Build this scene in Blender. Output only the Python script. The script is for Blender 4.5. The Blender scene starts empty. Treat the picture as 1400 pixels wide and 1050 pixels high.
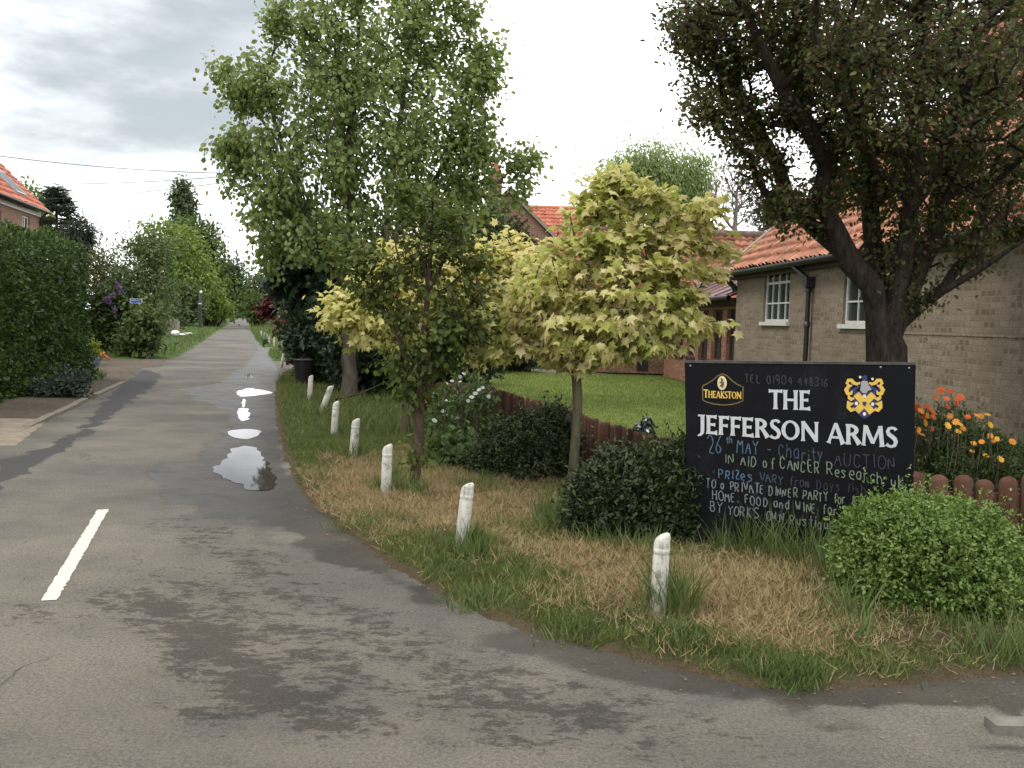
import bpy, math, random
import numpy as np
from mathutils import Vector
D = bpy.data
SC = bpy.context.scene
COL = SC.collection
RAD = math.radians
# ------------------------------------------------------------------ camera
CAM_H, FPX, ROLL, HOR = 1.6, 1350.0, 0.030, 86.0
_r = np.array([math.cos(ROLL), 0, math.sin(ROLL)])
_th = math.atan(HOR / FPX)
_f = np.array([0, math.cos(_th), -math.sin(_th)])
_r = _r - _r.dot(_f) * _f; _r /= np.linalg.norm(_r)
_u = np.cross(_r, _f)
cam = D.objects.new('camera', D.cameras.new('camera')); COL.objects.link(cam)
cam.data.sensor_width = 36; cam.data.lens = FPX / 1400 * 36
cam.data.clip_start = .1; cam.data.clip_end = 5000
M4 = [[_r[i], _u[i], -_f[i], (0, 0, CAM_H)[i]] for i in range(3)] + [[0, 0, 0, 1]]
import mathutils
cam.matrix_world = mathutils.Matrix(M4)
SC.camera = cam
# ------------------------------------------------------------------ sky and sun
SUN = Vector((-0.52, -0.12, 0.82)).normalized()
W = D.worlds.new('World'); SC.world = W; W.use_nodes = True
nt = W.node_tree; nt.nodes.clear()
def N(t, typ, ins=None, **kw):
    n = t.nodes.new(typ)
    for k, v in kw.items(): setattr(n, k, v)
    for k, v in (ins or {}).items():
        if isinstance(v, tuple) and len(v) == 2 and hasattr(v[0], 'outputs'): t.links.new(v[0].outputs[v[1]], n.inputs[k])
        elif hasattr(v, 'outputs'): t.links.new(v.outputs[0], n.inputs[k])
        else: n.inputs[k].default_value = v
    return n
def math_(t, op, a, b=0., clamp=False):
    return N(t, 'ShaderNodeMath', {0: a, 1: b}, operation=op, use_clamp=clamp)
def sstep(t, x, a, b, lo=0., hi=1.):
    return N(t, 'ShaderNodeMapRange', {0: x, 1: a, 2: b, 3: lo, 4: hi}, interpolation_type='SMOOTHSTEP')
sky = N(nt, 'ShaderNodeTexSky', sky_type='NISHITA', sun_disc=False)
sky.sun_elevation = math.asin(SUN.z); sky.sun_rotation = math.atan2(SUN.x, SUN.y)
bg1 = N(nt, 'ShaderNodeBackground', {'Color': sky, 'Strength': .1})
tc = N(nt, 'ShaderNodeTexCoord'); sp = N(nt, 'ShaderNodeSeparateXYZ', {0: (tc, 'Generated')})
mp = N(nt, 'ShaderNodeMapping', {0: (tc, 'Generated'), 'Scale': (2.2, 2.2, 6.5), 'Location': (.3, .1, .2)})
nz = N(nt, 'ShaderNodeTexNoise', {'Vector': mp, 'Scale': 1.5, 'Detail': 6., 'Roughness': .55})
mp2 = N(nt, 'ShaderNodeMapping', {0: (tc, 'Generated'), 'Scale': (1.2, 1.2, 4.), 'Location': (.7, .4, .1)})
nz2 = N(nt, 'ShaderNodeTexNoise', {'Vector': mp2, 'Scale': 1.7, 'Detail': 3.})
ma = sstep(nt, math_(nt, 'ADD', (sp, 0), math_(nt, 'MULTIPLY', math_(nt, 'SUBTRACT', nz2, .5), .5)), -.10, -.30)
mb = sstep(nt, math_(nt, 'ADD', (sp, 2), math_(nt, 'MULTIPLY', math_(nt, 'SUBTRACT', nz, .5), .20)), .045, .125)
cl = math_(nt, 'MULTIPLY', ma, mb)
var = sstep(nt, nz, .36, .66, .42, 1.0)
grey = math_(nt, 'MULTIPLY', cl, var)
cmix = N(nt, 'ShaderNodeMix', {0: grey, 6: (1.42, 1.43, 1.45, 1), 7: (.33, .36, .38, 1)}, data_type='RGBA')
bg2 = N(nt, 'ShaderNodeBackground', {'Color': (cmix, 2), 'Strength': 1.0})
mx = N(nt, 'ShaderNodeMixShader', {0: .93, 1: bg1, 2: bg2})
N(nt, 'ShaderNodeOutputWorld', {0: mx})
sl = D.lights.new('sun', 'SUN'); sl.energy = 1.2; sl.angle = RAD(18); sl.color = (1, .96, .88)
so = D.objects.new('sun', sl); COL.objects.link(so); so.location = (-20, -5, 40)
so.rotation_euler = (-SUN).to_track_quat('-Z', 'Y').to_euler()
vs = SC.view_settings; vs.view_transform = 'Standard'; vs.look = 'None'; vs.gamma = 1; vs.exposure = 0.85
SC.cycles.use_denoising = True; SC.cycles.max_bounces = 6; SC.cycles.diffuse_bounces = 3
SC.cycles.glossy_bounces = 3; SC.cycles.transmission_bounces = 3; SC.cycles.transparent_max_bounces = 4

# ------------------------------------------------------------------ measuring helpers
def ray(px, py): return _f + (px - 700) / FPX * _r - (py - 525) / FPX * _u
def G(px, py, z=0.):
    d = ray(px, py); t = (z - CAM_H) / d[2]
    return np.array([d[0] * t, d[1] * t, z])
def P(px, py, Y):
    d = ray(px, py); t = Y / d[1]
    return np.array([d[0] * t, Y, CAM_H + d[2] * t])
def unit(v): v = np.asarray(v, float); return v / np.linalg.norm(v)
def on_plane(px, py, O, n):
    d = ray(px, py); c = np.array([0, 0, CAM_H]); t = np.dot(O - c, n) / np.dot(d, n)
    return c + d * t
# ------------------------------------------------------------------ mesh helpers
def obj_from(name, V, faces, mat=None, parent=None, smooth=False, uv=None):
    """faces: list of index arrays (F,k)"""
    V = np.ascontiguousarray(V, np.float32)
    me = D.meshes.new(name)
    me.vertices.add(len(V)); me.vertices.foreach_set('co', V.ravel())
    fl = [np.asarray(f, np.int32) for f in faces if len(f)]
    loops = np.concatenate([f.ravel() for f in fl]); tot = np.concatenate([np.full(len(f), f.shape[1], np.int32) for f in fl])
    start = np.concatenate([[0], np.cumsum(tot)[:-1]]).astype(np.int32)
    me.loops.add(len(loops)); me.loops.foreach_set('vertex_index', loops)
    me.polygons.add(len(tot)); me.polygons.foreach_set('loop_start', start)
    if smooth: me.polygons.foreach_set('use_smooth', np.ones(len(tot), bool))
    if uv is not None:
        l = me.uv_layers.new(name='UVMap'); l.data.foreach_set('uv', np.ascontiguousarray(uv, np.float32)[loops].ravel())
    me.update(calc_edges=True)
    o = D.objects.new(name, me); COL.objects.link(o)
    if mat: me.materials.append(mat)
    if parent: o.parent = parent
    return o
class MB:
    def __init__(s): s.v = []; s.f = []; s.uv = []; s.n = 0
    def add(s, V, F, uv=None):
        V = np.asarray(V, float).reshape(-1, 3); s.v.append(V)
        s.uv.append(np.asarray(uv, float) if uv is not None else np.zeros((len(V), 2)))
        for f in F:
            f = np.asarray(f, int)
            if f.ndim == 1: f = f[None]
            s.f.append(f + s.n)
        s.n += len(V); return s
    def box(s, O, U, Vv, Wv, u0, u1, v0, v1, w0, w1):
        O, U, Vv, Wv = map(lambda a: np.asarray(a, float), (O, U, Vv, Wv))
        c = [O + U * a + Vv * b + Wv * d for d in (w0, w1) for b in (v0, v1) for a in (u0, u1)]
        q = [(0, 2, 3, 1), (4, 5, 7, 6), (0, 1, 5, 4), (2, 6, 7, 3), (0, 4, 6, 2), (1, 3, 7, 5)]
        for f in q:
            vv = [c[i] for i in f]
            e1 = np.linalg.norm(vv[1] - vv[0]); e2 = np.linalg.norm(vv[3] - vv[0])
            s.add(vv, [[0, 1, 2, 3]], [(0, 0), (e1, 0), (e1, e2), (0, e2)])
        return s
    def quad(s, a, b, c, d, uv=None):
        return s.add([a, b, c, d], [[0, 1, 2, 3]], uv)
    def tube(s, pts, rad, sides=6, cap=True):
        V, F = tube(pts, rad, sides); s.add(V, [F])
        if cap: s.f.append(np.arange(sides)[None] + s.n - sides)
        return s
    def build(s, name, mat=None, parent=None, smooth=False, bevel=0):
        o = obj_from(name, np.concatenate(s.v), s.f, mat, parent, smooth, np.concatenate(s.uv))
        if bevel:
            m = o.modifiers.new('bevel', 'BEVEL'); m.width = bevel; m.segments = 2
        return o
def tube(pts, rad, sides=6):
    pts = np.asarray(pts, float); n = len(pts)
    rad = np.broadcast_to(np.asarray(rad, float), (n,))
    t = np.gradient(pts, axis=0); t /= np.linalg.norm(t, axis=1)[:, None] + 1e-9
    ref = np.array([1., 0, 0]) if abs(t[0][0]) < .8 else np.array([0, 1., 0])
    a = np.zeros((n, 3)); b = np.zeros((n, 3))
    for i in range(n):
        x = ref - ref.dot(t[i]) * t[i]; x /= np.linalg.norm(x) + 1e-9
        a[i] = x; b[i] = np.cross(t[i], x); ref = x
    an = np.arange(sides) * 2 * np.pi / sides
    V = pts[:, None] + rad[:, None, None] * (np.cos(an)[None, :, None] * a[:, None] + np.sin(an)[None, :, None] * b[:, None])
    i = np.arange(n - 1)[:, None] * sides; j = np.arange(sides)[None]
    j2 = (j + 1) % sides
    F = np.stack([i + j, i + j2, i + sides + j2, i + sides + j], -1).reshape(-1, 4)
    return V.reshape(-1, 3), F
def tag(o, label=None, cat=None, group=None, kind=None):
    if label: o['label'] = label
    if cat: o['category'] = cat
    if group: o['group'] = group
    if kind: o['kind'] = kind
    return o
def thing(name, label, cat, loc=(0, 0, 0), group=None):
    o = D.objects.new(name, None); COL.objects.link(o); o.empty_display_size = .2
    # parts are built in world coordinates, the Empty marks the base
    o.location = loc; return tag(o, label, cat, group)
def adopt(root):
    for c in root.children: c.matrix_parent_inverse = mathutils.Matrix.Translation(-root.location)
# ------------------------------------------------------------------ materials
MATS = {}
def newmat(name):
    m = D.materials.new(name); m.use_nodes = True; t = m.node_tree; t.nodes.clear()
    out = N(t, 'ShaderNodeOutputMaterial'); return m, t, out
def ramp(t, fac, cols, mode='LINEAR', pos=None):
    r = N(t, 'ShaderNodeValToRGB', {0: fac}); e = r.color_ramp; e.interpolation = mode
    n = len(cols)
    while len(e.elements) < n: e.elements.new(.5)
    for i, c in enumerate(cols):
        e.elements[i].position = pos[i] if pos else i / max(1, n - 1)
        e.elements[i].color = (*c, 1)
    return r
def noise(t, scale, detail=4., vec=None, rough=.55, coord='Object'):
    if vec is None: vec = (N(t, 'ShaderNodeTexCoord'), coord)
    return N(t, 'ShaderNodeTexNoise', {'Vector': vec, 'Scale': scale, 'Detail': detail, 'Roughness': rough})
def bump(t, h, s=.3, d=.01): return N(t, 'ShaderNodeBump', {'Height': h, 'Strength': s, 'Distance': d})
def plain(name, col, rough=.6, var=.25, scale=8., metal=0., bumps=.15, spec=.5):
    if name in MATS: return MATS[name]
    m, t, out = newmat(name)
    n = noise(t, scale, 5.)
    r = ramp(t, n, [tuple(c * (1 - var) for c in col), tuple(min(1, c * (1 + var)) for c in col)], pos=[.3, .7])
    b = N(t, 'ShaderNodeBsdfPrincipled', {'Base Color': r, 'Roughness': rough, 'Metallic': metal, 'Specular IOR Level': spec})
    if bumps: t.links.new(bump(t, noise(t, scale * 6, 3.), bumps, .01).outputs[0], b.inputs['Normal'])
    t.links.new(b.outputs[0], out.inputs[0]); MATS[name] = m; return m
def leafmat(name, cols, trans=.3, rough=.5, spec=.2, tint=.25):
    rough = max(rough, .5); spec = min(spec, .22)
    m, t, out = newmat(name)
    g = N(t, 'ShaderNodeNewGeometry')
    n = noise(t, 1.4, 2., coord='Object')
    f = math_(t, 'ADD', math_(t, 'MULTIPLY', (g, 'Random Per Island'), 1 - tint), math_(t, 'MULTIPLY', sstep(t, n, .3, .7), tint))
    r = ramp(t, f, cols)
    b = N(t, 'ShaderNodeBsdfPrincipled', {'Base Color': r, 'Roughness': rough, 'Specular IOR Level': spec})
    hs = N(t, 'ShaderNodeHueSaturation', {'Color': r, 'Value': 1.3, 'Saturation': 1.08})
    tr = N(t, 'ShaderNodeBsdfTranslucent', {'Color': hs})
    mxs = N(t, 'ShaderNodeMixShader', {0: trans, 1: b, 2: tr})
    t.links.new(mxs.outputs[0], out.inputs[0]); return m
def barkmat(name, c1, c2, scale=12.):
    m, t, out = newmat(name)
    mpn = N(t, 'ShaderNodeMapping', {0: (N(t, 'ShaderNodeTexCoord'), 'Object'), 'Scale': (1, 1, .22)})
    n = noise(t, scale, 6., mpn, .65); n2 = noise(t, scale * 2.5, 4., mpn)
    r = ramp(t, n, [c1, c2], pos=[.35, .68])
    b = N(t, 'ShaderNodeBsdfPrincipled', {'Base Color': r, 'Roughness': .9, 'Specular IOR Level': .2})
    t.links.new(bump(t, math_(t, 'ADD', n, n2), .8, .03).outputs[0], b.inputs['Normal'])
    t.links.new(b.outputs[0], out.inputs[0]); return m
def brickmat(name, cols, mortar, bw=.225, bh=.075, ms=.012, dirt=.3, dirtcol=(.12, .1, .08), bias=0.):
    m, t, out = newmat(name)
    uv = N(t, 'ShaderNodeUVMap'); 
    mpn = N(t, 'ShaderNodeMapping', {0: uv, 'Scale': (1 / bw, 1 / bh, 1)})
    fx = N(t, 'ShaderNodeSeparateXYZ', {0: mpn})
    row = math_(t, 'FLOOR', (fx, 1)); off = math_(t, 'MULTIPLY', math_(t, 'MODULO', row, 2.), .5)
    colx = math_(t, 'FLOOR', math_(t, 'ADD', (fx, 0), off))
    idv = N(t, 'ShaderNodeCombineXYZ', {0: colx, 1: row})
    wn = N(t, 'ShaderNodeTexWhiteNoise', {0: idv}, noise_dimensions='2D')
    r = ramp(t, wn, cols)
    wob = noise(t, 3., 3.)
    br = N(t, 'ShaderNodeTexBrick', {'Vector': mpn, 'Color1': (1, 1, 1, 1), 'Color2': (1, 1, 1, 1), 'Mortar': (0, 0, 0, 1),
           'Scale': 1., 'Mortar Size': ms / bh, 'Mortar Smooth': .35, 'Brick Width': 1., 'Row Height': 1.}, offset=.5)
    mm = N(t, 'ShaderNodeMix', {0: br, 6: (*mortar, 1), 7: r}, data_type='RGBA')
    dn = sstep(t, noise(t, 1.3, 6., rough=.65), .42, .72)
    md = N(t, 'ShaderNodeMix', {0: math_(t, 'MULTIPLY', dn, dirt), 6: (mm, 2), 7: (*dirtcol, 1)}, data_type='RGBA')
    fine = sstep(t, noise(t, 55., 4.), .3, .75, .75, 1.15)
    mv = N(t, 'ShaderNodeMix', {0: 1., 6: (md, 2), 7: fine}, data_type='RGBA', blend_type='MULTIPLY')
    b = N(t, 'ShaderNodeBsdfPrincipled', {'Base Color': (mv, 2), 'Roughness': .9, 'Specular IOR Level': .2})
    hh = math_(t, 'ADD', math_(t, 'MULTIPLY', br, 1.), math_(t, 'MULTIPLY', noise(t, 40., 4.), .8))
    t.links.new(bump(t, hh, .5, .012).outputs[0], b.inputs['Normal'])
    t.links.new(b.outputs[0], out.inputs[0]); return m
def tilemat(name, cols, tw=.22, tl=.3, moss=.25):
    m, t, out = newmat(name)
    uv = N(t, 'ShaderNodeUVMap'); mpn = N(t, 'ShaderNodeMapping', {0: uv, 'Scale': (1 / tw, 1 / tl, 1)})
    s = N(t, 'ShaderNodeSeparateXYZ', {0: mpn})
    idv = N(t, 'ShaderNodeCombineXYZ', {0: math_(t, 'FLOOR', (s, 0)), 1: math_(t, 'FLOOR', (s, 1))})
    wn = N(t, 'ShaderNodeTexWhiteNoise', {0: idv}, noise_dimensions='2D')
    r = ramp(t, wn, cols)
    dn = sstep(t, noise(t, 2.2, 6., rough=.7), .45, .7)
    md = N(t, 'ShaderNodeMix', {0: math_(t, 'MULTIPLY', dn, moss), 6: r, 7: (.10, .075, .05, 1)}, data_type='RGBA')
    fine = sstep(t, noise(t, 30., 5.), .25, .75, .75, 1.15)
    mv = N(t, 'ShaderNodeMix', {0: 1., 6: (md, 2), 7: fine}, data_type='RGBA', blend_type='MULTIPLY')
    b = N(t, 'ShaderNodeBsdfPrincipled', {'Base Color': (mv, 2), 'Roughness': .8, 'Specular IOR Level': .25})
    t.links.new(b.outputs[0], out.inputs[0]); return m
def glassmat():
    m, t, out = newmat('window_glass')
    n = noise(t, 1.5, 2.)
    b = N(t, 'ShaderNodeBsdfPrincipled', {'Base Color': ramp(t, n, [(.012, .014, .015), (.05, .055, .055)]), 'Roughness': .06, 'Specular IOR Level': .6})
    t.links.new(bump(t, noise(t, 3., 1.), .05, .02).outputs[0], b.inputs['Normal'])
    t.links.new(b.outputs[0], out.inputs[0]); return m
# ------------------------------------------------------------------ leaves
OVAL = (np.array([[0, 0, 0], [.27, .35, .05], [.22, .72, .03], [0, 1, -.06], [-.22, .72, .03], [-.27, .35, .05]]), [[0, 1, 2, 3], [0, 3, 4, 5]])
SLIM = (np.array([[0, 0, 0], [.13, .35, .03], [.1, .7, 0], [0, 1, -.12], [-.1, .7, 0], [-.13, .35, .03]]), [[0, 1, 2, 3], [0, 3, 4, 5]])
NEEDLE = (np.array([[-.04, 0, 0], [.04, 0, 0], [.03, 1, -.05], [-.03, 1, -.05]]), [[0, 1, 2, 3]])
def _maple():
    r = [(0, 0), (.1, .06), (.34, -.1), (.3, .1), (.5, .22), (.38, .34), (.66, .62), (.34, .58), (.2, .72), (.17, .66), (.13, .8), (0, 1.12)]
    pts = [(x, y) for x, y in r] + [(-x, y) for x, y in r[-2:0:-1]]
    V = [[0, .34, .07]] + [[x, y, -.42 * abs(x) ** 1.4 - .30 * max(0, y - .4) - .05 * (i % 2)] for i, (x, y) in enumerate(pts)]
    n = len(pts)
    return np.array(V), [[0, 1 + i, 1 + (i + 1) % n] for i in range(n)]
MAPLE = _maple()
BLADE = (np.array([[-.5, 0, 0], [.5, 0, 0], [-.42, .5, .1], [.42, .5, .1], [0, 1, .38]]), None)
def leaves(name, pos, d, n, size, tpl, mat, parent=None, width=1.):
    T, F = tpl; N_ = len(pos)
    d = d / (np.linalg.norm(d, axis=1)[:, None] + 1e-9)
    z = n - (n * d).sum(1)[:, None] * d; z /= np.linalg.norm(z, axis=1)[:, None] + 1e-9
    x = np.cross(d, z); s = np.broadcast_to(np.asarray(size, float), (N_,))[:, None, None]
    wd = np.broadcast_to(np.asarray(width, float), (N_,))[:, None, None]
    V = pos[:, None] + s * (T[None, :, 0:1] * wd * x[:, None] + T[None, :, 1:2] * d[:, None] + T[None, :, 2:3] * z[:, None])
    off = np.arange(N_)[:, None, None] * len(T)
    F = np.asarray(F)
    return obj_from(name, V.reshape(-1, 3), [(F[None] + off).reshape(-1, F.shape[1])], mat, parent)
def blades(name, pos, d, n, length, width, mat, parent=None):
    T = BLADE[0]; N_ = len(pos)
    d = d / (np.linalg.norm(d, axis=1)[:, None] + 1e-9)
    z = n - (n * d).sum(1)[:, None] * d; z /= np.linalg.norm(z, axis=1)[:, None] + 1e-9
    x = np.cross(d, z); L = length[:, None, None]; w = np.broadcast_to(np.asarray(width, float), (N_,))[:, None, None]
    V = pos[:, None] + T[None, :, 0:1] * w * x[:, None] + L * (T[None, :, 1:2] * d[:, None] + T[None, :, 2:3] * z[:, None])
    off = (np.arange(N_) * 5)[:, None]
    q = np.array([[0, 1, 3, 2]]); tr = np.array([[2, 3, 4]])
    return obj_from(name, V.reshape(-1, 3), [q + off, tr + off], mat, parent)
def rnd_dir(R, n): v = R.normal(size=(n, 3)); return v / np.linalg.norm(v, axis=1)[:, None]
def vnoise(p, seed=0, freq=1.):
    """cheap smooth noise in -1..1 from a few rotated sines"""
    R = np.random.default_rng(seed); o = np.zeros(len(p)); a = 1.; tot = 0
    for k in range(5):
        f = freq * 1.7 ** k
        w1 = rnd_dir(R, 1)[0][:p.shape[1]]; w2 = rnd_dir(R, 1)[0][:p.shape[1]]
        o += a * np.sin(p @ w1 * f * 2.1 + R.uniform(0, 6)) * np.cos(p @ w2 * f * 1.7 + R.uniform(0, 6)); tot += a; a *= .7
    return o / tot * 1.6
def blob_points(R, blobs, n, bias=2.0):
    """blobs: (centre, (rx,ry,rz)); points in the union, pushed outward"""
    c = np.array([b[0] for b in blobs]); r = np.array([b[1] for b in blobs])
    w = (r[:, 0] * r[:, 1] * r[:, 2]) ** .5; k = R.choice(len(blobs), n, p=w / w.sum())
    dd = rnd_dir(R, n); rr = R.uniform(0, 1, n) ** (1 / 3 / bias * 1.5)
    return c[k] + dd * r[k] * rr[:, None], dd
def px_blobs(lst, Y, deep=1.4):
    out = []
    for b in lst:
        cx, cy, rx = b[:3]; ry = b[3] if len(b) > 3 else rx; dy = b[4] if len(b) > 4 else 0
        y = Y + dy; out.append((P(cx, cy, y), (rx * y / FPX, rx * y / FPX * deep, ry * y / FPX)))
    return out
def grow(R, paths, tips, cost=.35, up=.25, step=.25):
    """paths: polylines of trunk+limbs (first one starts at the base; the rest start near an earlier one). returns nodes,parents"""
    nodes = []; par = []
    for pi, p in enumerate(paths):
        p = np.asarray(p, float); q = [p[0]]
        for a, b in zip(p[:-1], p[1:]):
            m = max(1, int(np.linalg.norm(b - a) / step))
            for i in range(1, m + 1): q.append(a + (b - a) * i / m)
        if pi == 0: last = -1
        else: last = int(np.argmin(np.linalg.norm(np.array(nodes) - q[0], axis=1))); q = q[1:]
        for x in q: nodes.append(x); par.append(last); last = len(nodes) - 1
    ntrunk = len(nodes); plen = np.zeros(ntrunk)
    for i in range(1, ntrunk): plen[i] = plen[par[i]] + np.linalg.norm(nodes[i] - nodes[par[i]])
    cap = ntrunk + len(tips) * 14; A = np.zeros((cap, 3)); A[:ntrunk] = nodes; PL = np.zeros(cap); PL[:ntrunk] = plen; n = ntrunk
    d0 = np.array([np.min(np.linalg.norm(A[:ntrunk] - t, axis=1)) for t in tips]); tipnode = np.zeros(len(tips), int)
    base = A[0].copy(); ok = np.linalg.norm(A[:ntrunk] - base, axis=1)
    for ti in np.argsort(d0):
        t = tips[ti]; v = t - A[:n]; dist = np.linalg.norm(v, axis=1)
        c = dist + cost * PL[:n] + .9 * np.maximum(0, -v[:, 2] + .15 * dist)
        j = int(np.argmin(c)); L = dist[j]; m = max(1, min(12, int(L / step)))
        a = A[j].copy(); last = j; ctrl = (a + t) / 2 + np.array([0, 0, up * L * R.uniform(-.3, .8)]) + R.normal(size=3) * .07 * L
        for i in range(1, m + 1):
            s = i / m; x = (1 - s) ** 2 * a + 2 * s * (1 - s) * ctrl + s * s * t
            A[n] = x; PL[n] = PL[last] + L / m; par.append(last); last = n; n += 1
        tipnode[ti] = last
    return A[:n], np.array(par), ntrunk, tipnode
def tree(name, label, cat, paths, trunk_r, blobs, ntip, nleaf, size, tpl, lmat, bmat, seed=1, spread=.25, flat=.7, limb_r=None,
         tip_r=.006, group=None, bias=2., up=.9, droop=.3, width=1., cost=.35, sides=7, twig=True, min_r=0., step=.25, root=None, expo=.55, blossom=None):
    R = np.random.default_rng(seed)
    tips, dd = blob_points(R, blobs, ntip, bias)
    A, par, nt_, tipn = grow(R, paths, tips, cost, step=step)
    n = len(A); cnt = np.zeros(n); cnt[tipn] += 1
    for i in range(n - 1, 0, -1):
        if par[i] >= 0: cnt[par[i]] += cnt[i]
    rad = tip_r + (trunk_r - tip_r) * (np.maximum(cnt, .5) / ntip) ** expo
    base = np.asarray(paths[0][0]); 
    hgt = np.linalg.norm(A - base, axis=1); rad = rad * np.where(np.arange(n) < nt_, 1 + .45 * np.exp(-hgt / (trunk_r * 2.2)), 1)
    # chains
    child = {}
    for i in range(n):
        if par[i] >= 0: child.setdefault(par[i], []).append(i)
    mbt, mbb = MB(), MB(); stack = [(0, None)]
    while stack:
        s, pre = stack.pop(); ch = [] if pre is None else [pre]; ch.append(s); cur = s
        while cur in child:
            cs = sorted(child[cur], key=lambda k: -cnt[k] - (1e6 if k < nt_ else 0))
            for k in cs[1:]: stack.append((k, cur))
            cur = cs[0]; ch.append(cur)
        if len(ch) < 2: continue
        r = rad[ch].copy()
        if pre is not None: r[0] = min(r[0], r[1] * 1.25)
        if r.max() < min_r: continue
        big = r.max() > .3 * trunk_r or ch[1] < nt_
        p = A[ch]
        if len(p) > 3: p = p.copy(); p[1:-1] += R.normal(size=(len(p) - 2, 3)) * np.minimum(.02, r[1:-1, None] * .25)
        (mbt if big else mbb).tube(p, r, 10 if r.max() > .1 else (sides if big else 4))
    rt = root or thing(name, label, cat, tuple(base), group)
    mbt.build('trunk', bmat, rt, True)
    if mbb.n: mbb.build('branches', bmat, rt, True)
    k = np.repeat(np.arange(ntip), nleaf); m = len(k)
    tdir = A[tipn] - A[par[tipn]]; tdir /= np.linalg.norm(tdir, axis=1)[:, None] + 1e-9
    g = R.normal(size=(m, 3)) * spread * np.array([1, 1, flat])
    back = R.uniform(-1.2, .5, m)[:, None] * tdir[k] * spread * 1.6
    pos = A[tipn][k] + g * .8 + back
    cen = A[nt_ - 1] * .5 + A[tipn].mean(0) * .5
    outw = pos - cen; outw /= np.linalg.norm(outw, axis=1)[:, None] + 1e-9
    d = outw * .6 + rnd_dir(R, m) * .8 + np.array([0, 0, -droop]); nn = np.array([0, 0, up]) + outw * .35 + rnd_dir(R, m) * .55
    sz = size * R.uniform(.55, 1.35, m)
    leaves('crown', pos, d, nn, sz, tpl, lmat, rt, width)
    if blossom:
        bm_, frac, bs, bn = blossom; kk = R.choice(ntip, int(ntip * frac)); q = np.repeat(A[tipn][kk], bn, 0) + R.normal(size=(len(kk) * bn, 3)) * spread * .5
        leaves('blossom', q, rnd_dir(R, len(q)) - [0, 0, .4], rnd_dir(R, len(q)), bs * R.uniform(.6, 1.3, len(q)), OVAL, bm_, rt, 1.6)
    adopt(rt); return rt
def bush(name, label, cat, blobs, nshoot, nleaf, size, tpl, lmat, bmat, seed=1, group=None, spread=.06, width=1., outward=.8, lump=.12, stems=True, core=.62, base=None, inner=.3, upb=.5, shoot_len=None):
    """dense shrub: shoots on and inside the lumpy surface of a union of ellipsoids"""
    R = np.random.default_rng(seed)
    c = np.array([b[0] for b in blobs]); r = np.array([b[1] for b in blobs])
    ar = r[:, 0] * r[:, 2] + r[:, 1] * r[:, 2]; k = R.choice(len(blobs), nshoot * 2, p=ar / ar.sum())
    dd = rnd_dir(R, nshoot * 2); rr = 1 - inner * R.uniform(0, 1, nshoot * 2) ** 1.6
    rr = rr * (1 + lump * vnoise(dd * 1.0 + k[:, None] * 3.1, seed, 3.) + lump * .6 * vnoise(dd + k[:, None] * 1.7, seed + 9, 8.))
    p = c[k] + dd * r[k] * rr[:, None]
    # drop those deep inside another ellipsoid or under ground
    q = ((p[:, None] - c[None]) / r[None]); ins = (np.linalg.norm(q, axis=2) < .72)
    keep = (~ins.any(1)) & (p[:, 2] > .02); p = p[keep][:nshoot]; dd = dd[keep][:nshoot]
    sh = dd * outward + np.array([0, 0, upb]) + rnd_dir(R, len(p)) * .5; sh /= np.linalg.norm(sh, axis=1)[:, None]
    L = (shoot_len or spread * 2.2) * R.uniform(.5, 1.5, len(p)) * np.where((R.uniform(size=len(p)) < .07) & (p[:, 2] > c[:, 2].mean()), 2.2, 1)
    m = len(p) * nleaf; kk = np.repeat(np.arange(len(p)), nleaf)
    s = R.uniform(0, 1, m); pos = p[kk] + sh[kk] * (L[kk] * s)[:, None] + R.normal(size=(m, 3)) * spread * .25
    d = sh[kk] * .7 + rnd_dir(R, m) * .9; nn = sh[kk] * .6 + np.array([0, 0, .5]) + rnd_dir(R, m) * .6
    if base is None: base = np.array([c[:, 0].mean(), c[:, 1].mean(), 0])
    rt = thing(name, label, cat, tuple(base), group)
    leaves('foliage', pos, d, nn, size * R.uniform(.6, 1.3, m), tpl, lmat, rt, width)
    mb = MB()
    sel = R.choice(len(p), min(len(p), 220), replace=False)
    for i in sel:
        b0 = base + np.array([R.normal() * r[:, 0].max() * .2, R.normal() * r[:, 1].max() * .2, 0]); mid = (b0 + p[i]) / 2 + R.normal(size=3) * .05
        mb.tube([b0, mid, p[i]], [size * .25 + .006, .006, .003], 4)
    if stems: mb.build('stems', bmat, rt)
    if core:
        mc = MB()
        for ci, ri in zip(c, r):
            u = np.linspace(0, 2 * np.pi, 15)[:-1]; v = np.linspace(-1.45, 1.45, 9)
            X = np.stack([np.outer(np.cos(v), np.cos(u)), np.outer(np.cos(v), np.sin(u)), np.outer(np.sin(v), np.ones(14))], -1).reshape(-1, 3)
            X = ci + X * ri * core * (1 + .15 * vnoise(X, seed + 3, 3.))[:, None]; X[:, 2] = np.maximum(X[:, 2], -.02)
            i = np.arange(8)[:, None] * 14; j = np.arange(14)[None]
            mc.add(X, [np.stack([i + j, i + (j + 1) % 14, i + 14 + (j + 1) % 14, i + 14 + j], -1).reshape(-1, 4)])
        mc.build('filler_core', bmat, rt)  # solid bark-coloured core, added to block the view through the foliage
    adopt(rt); return rt
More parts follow.
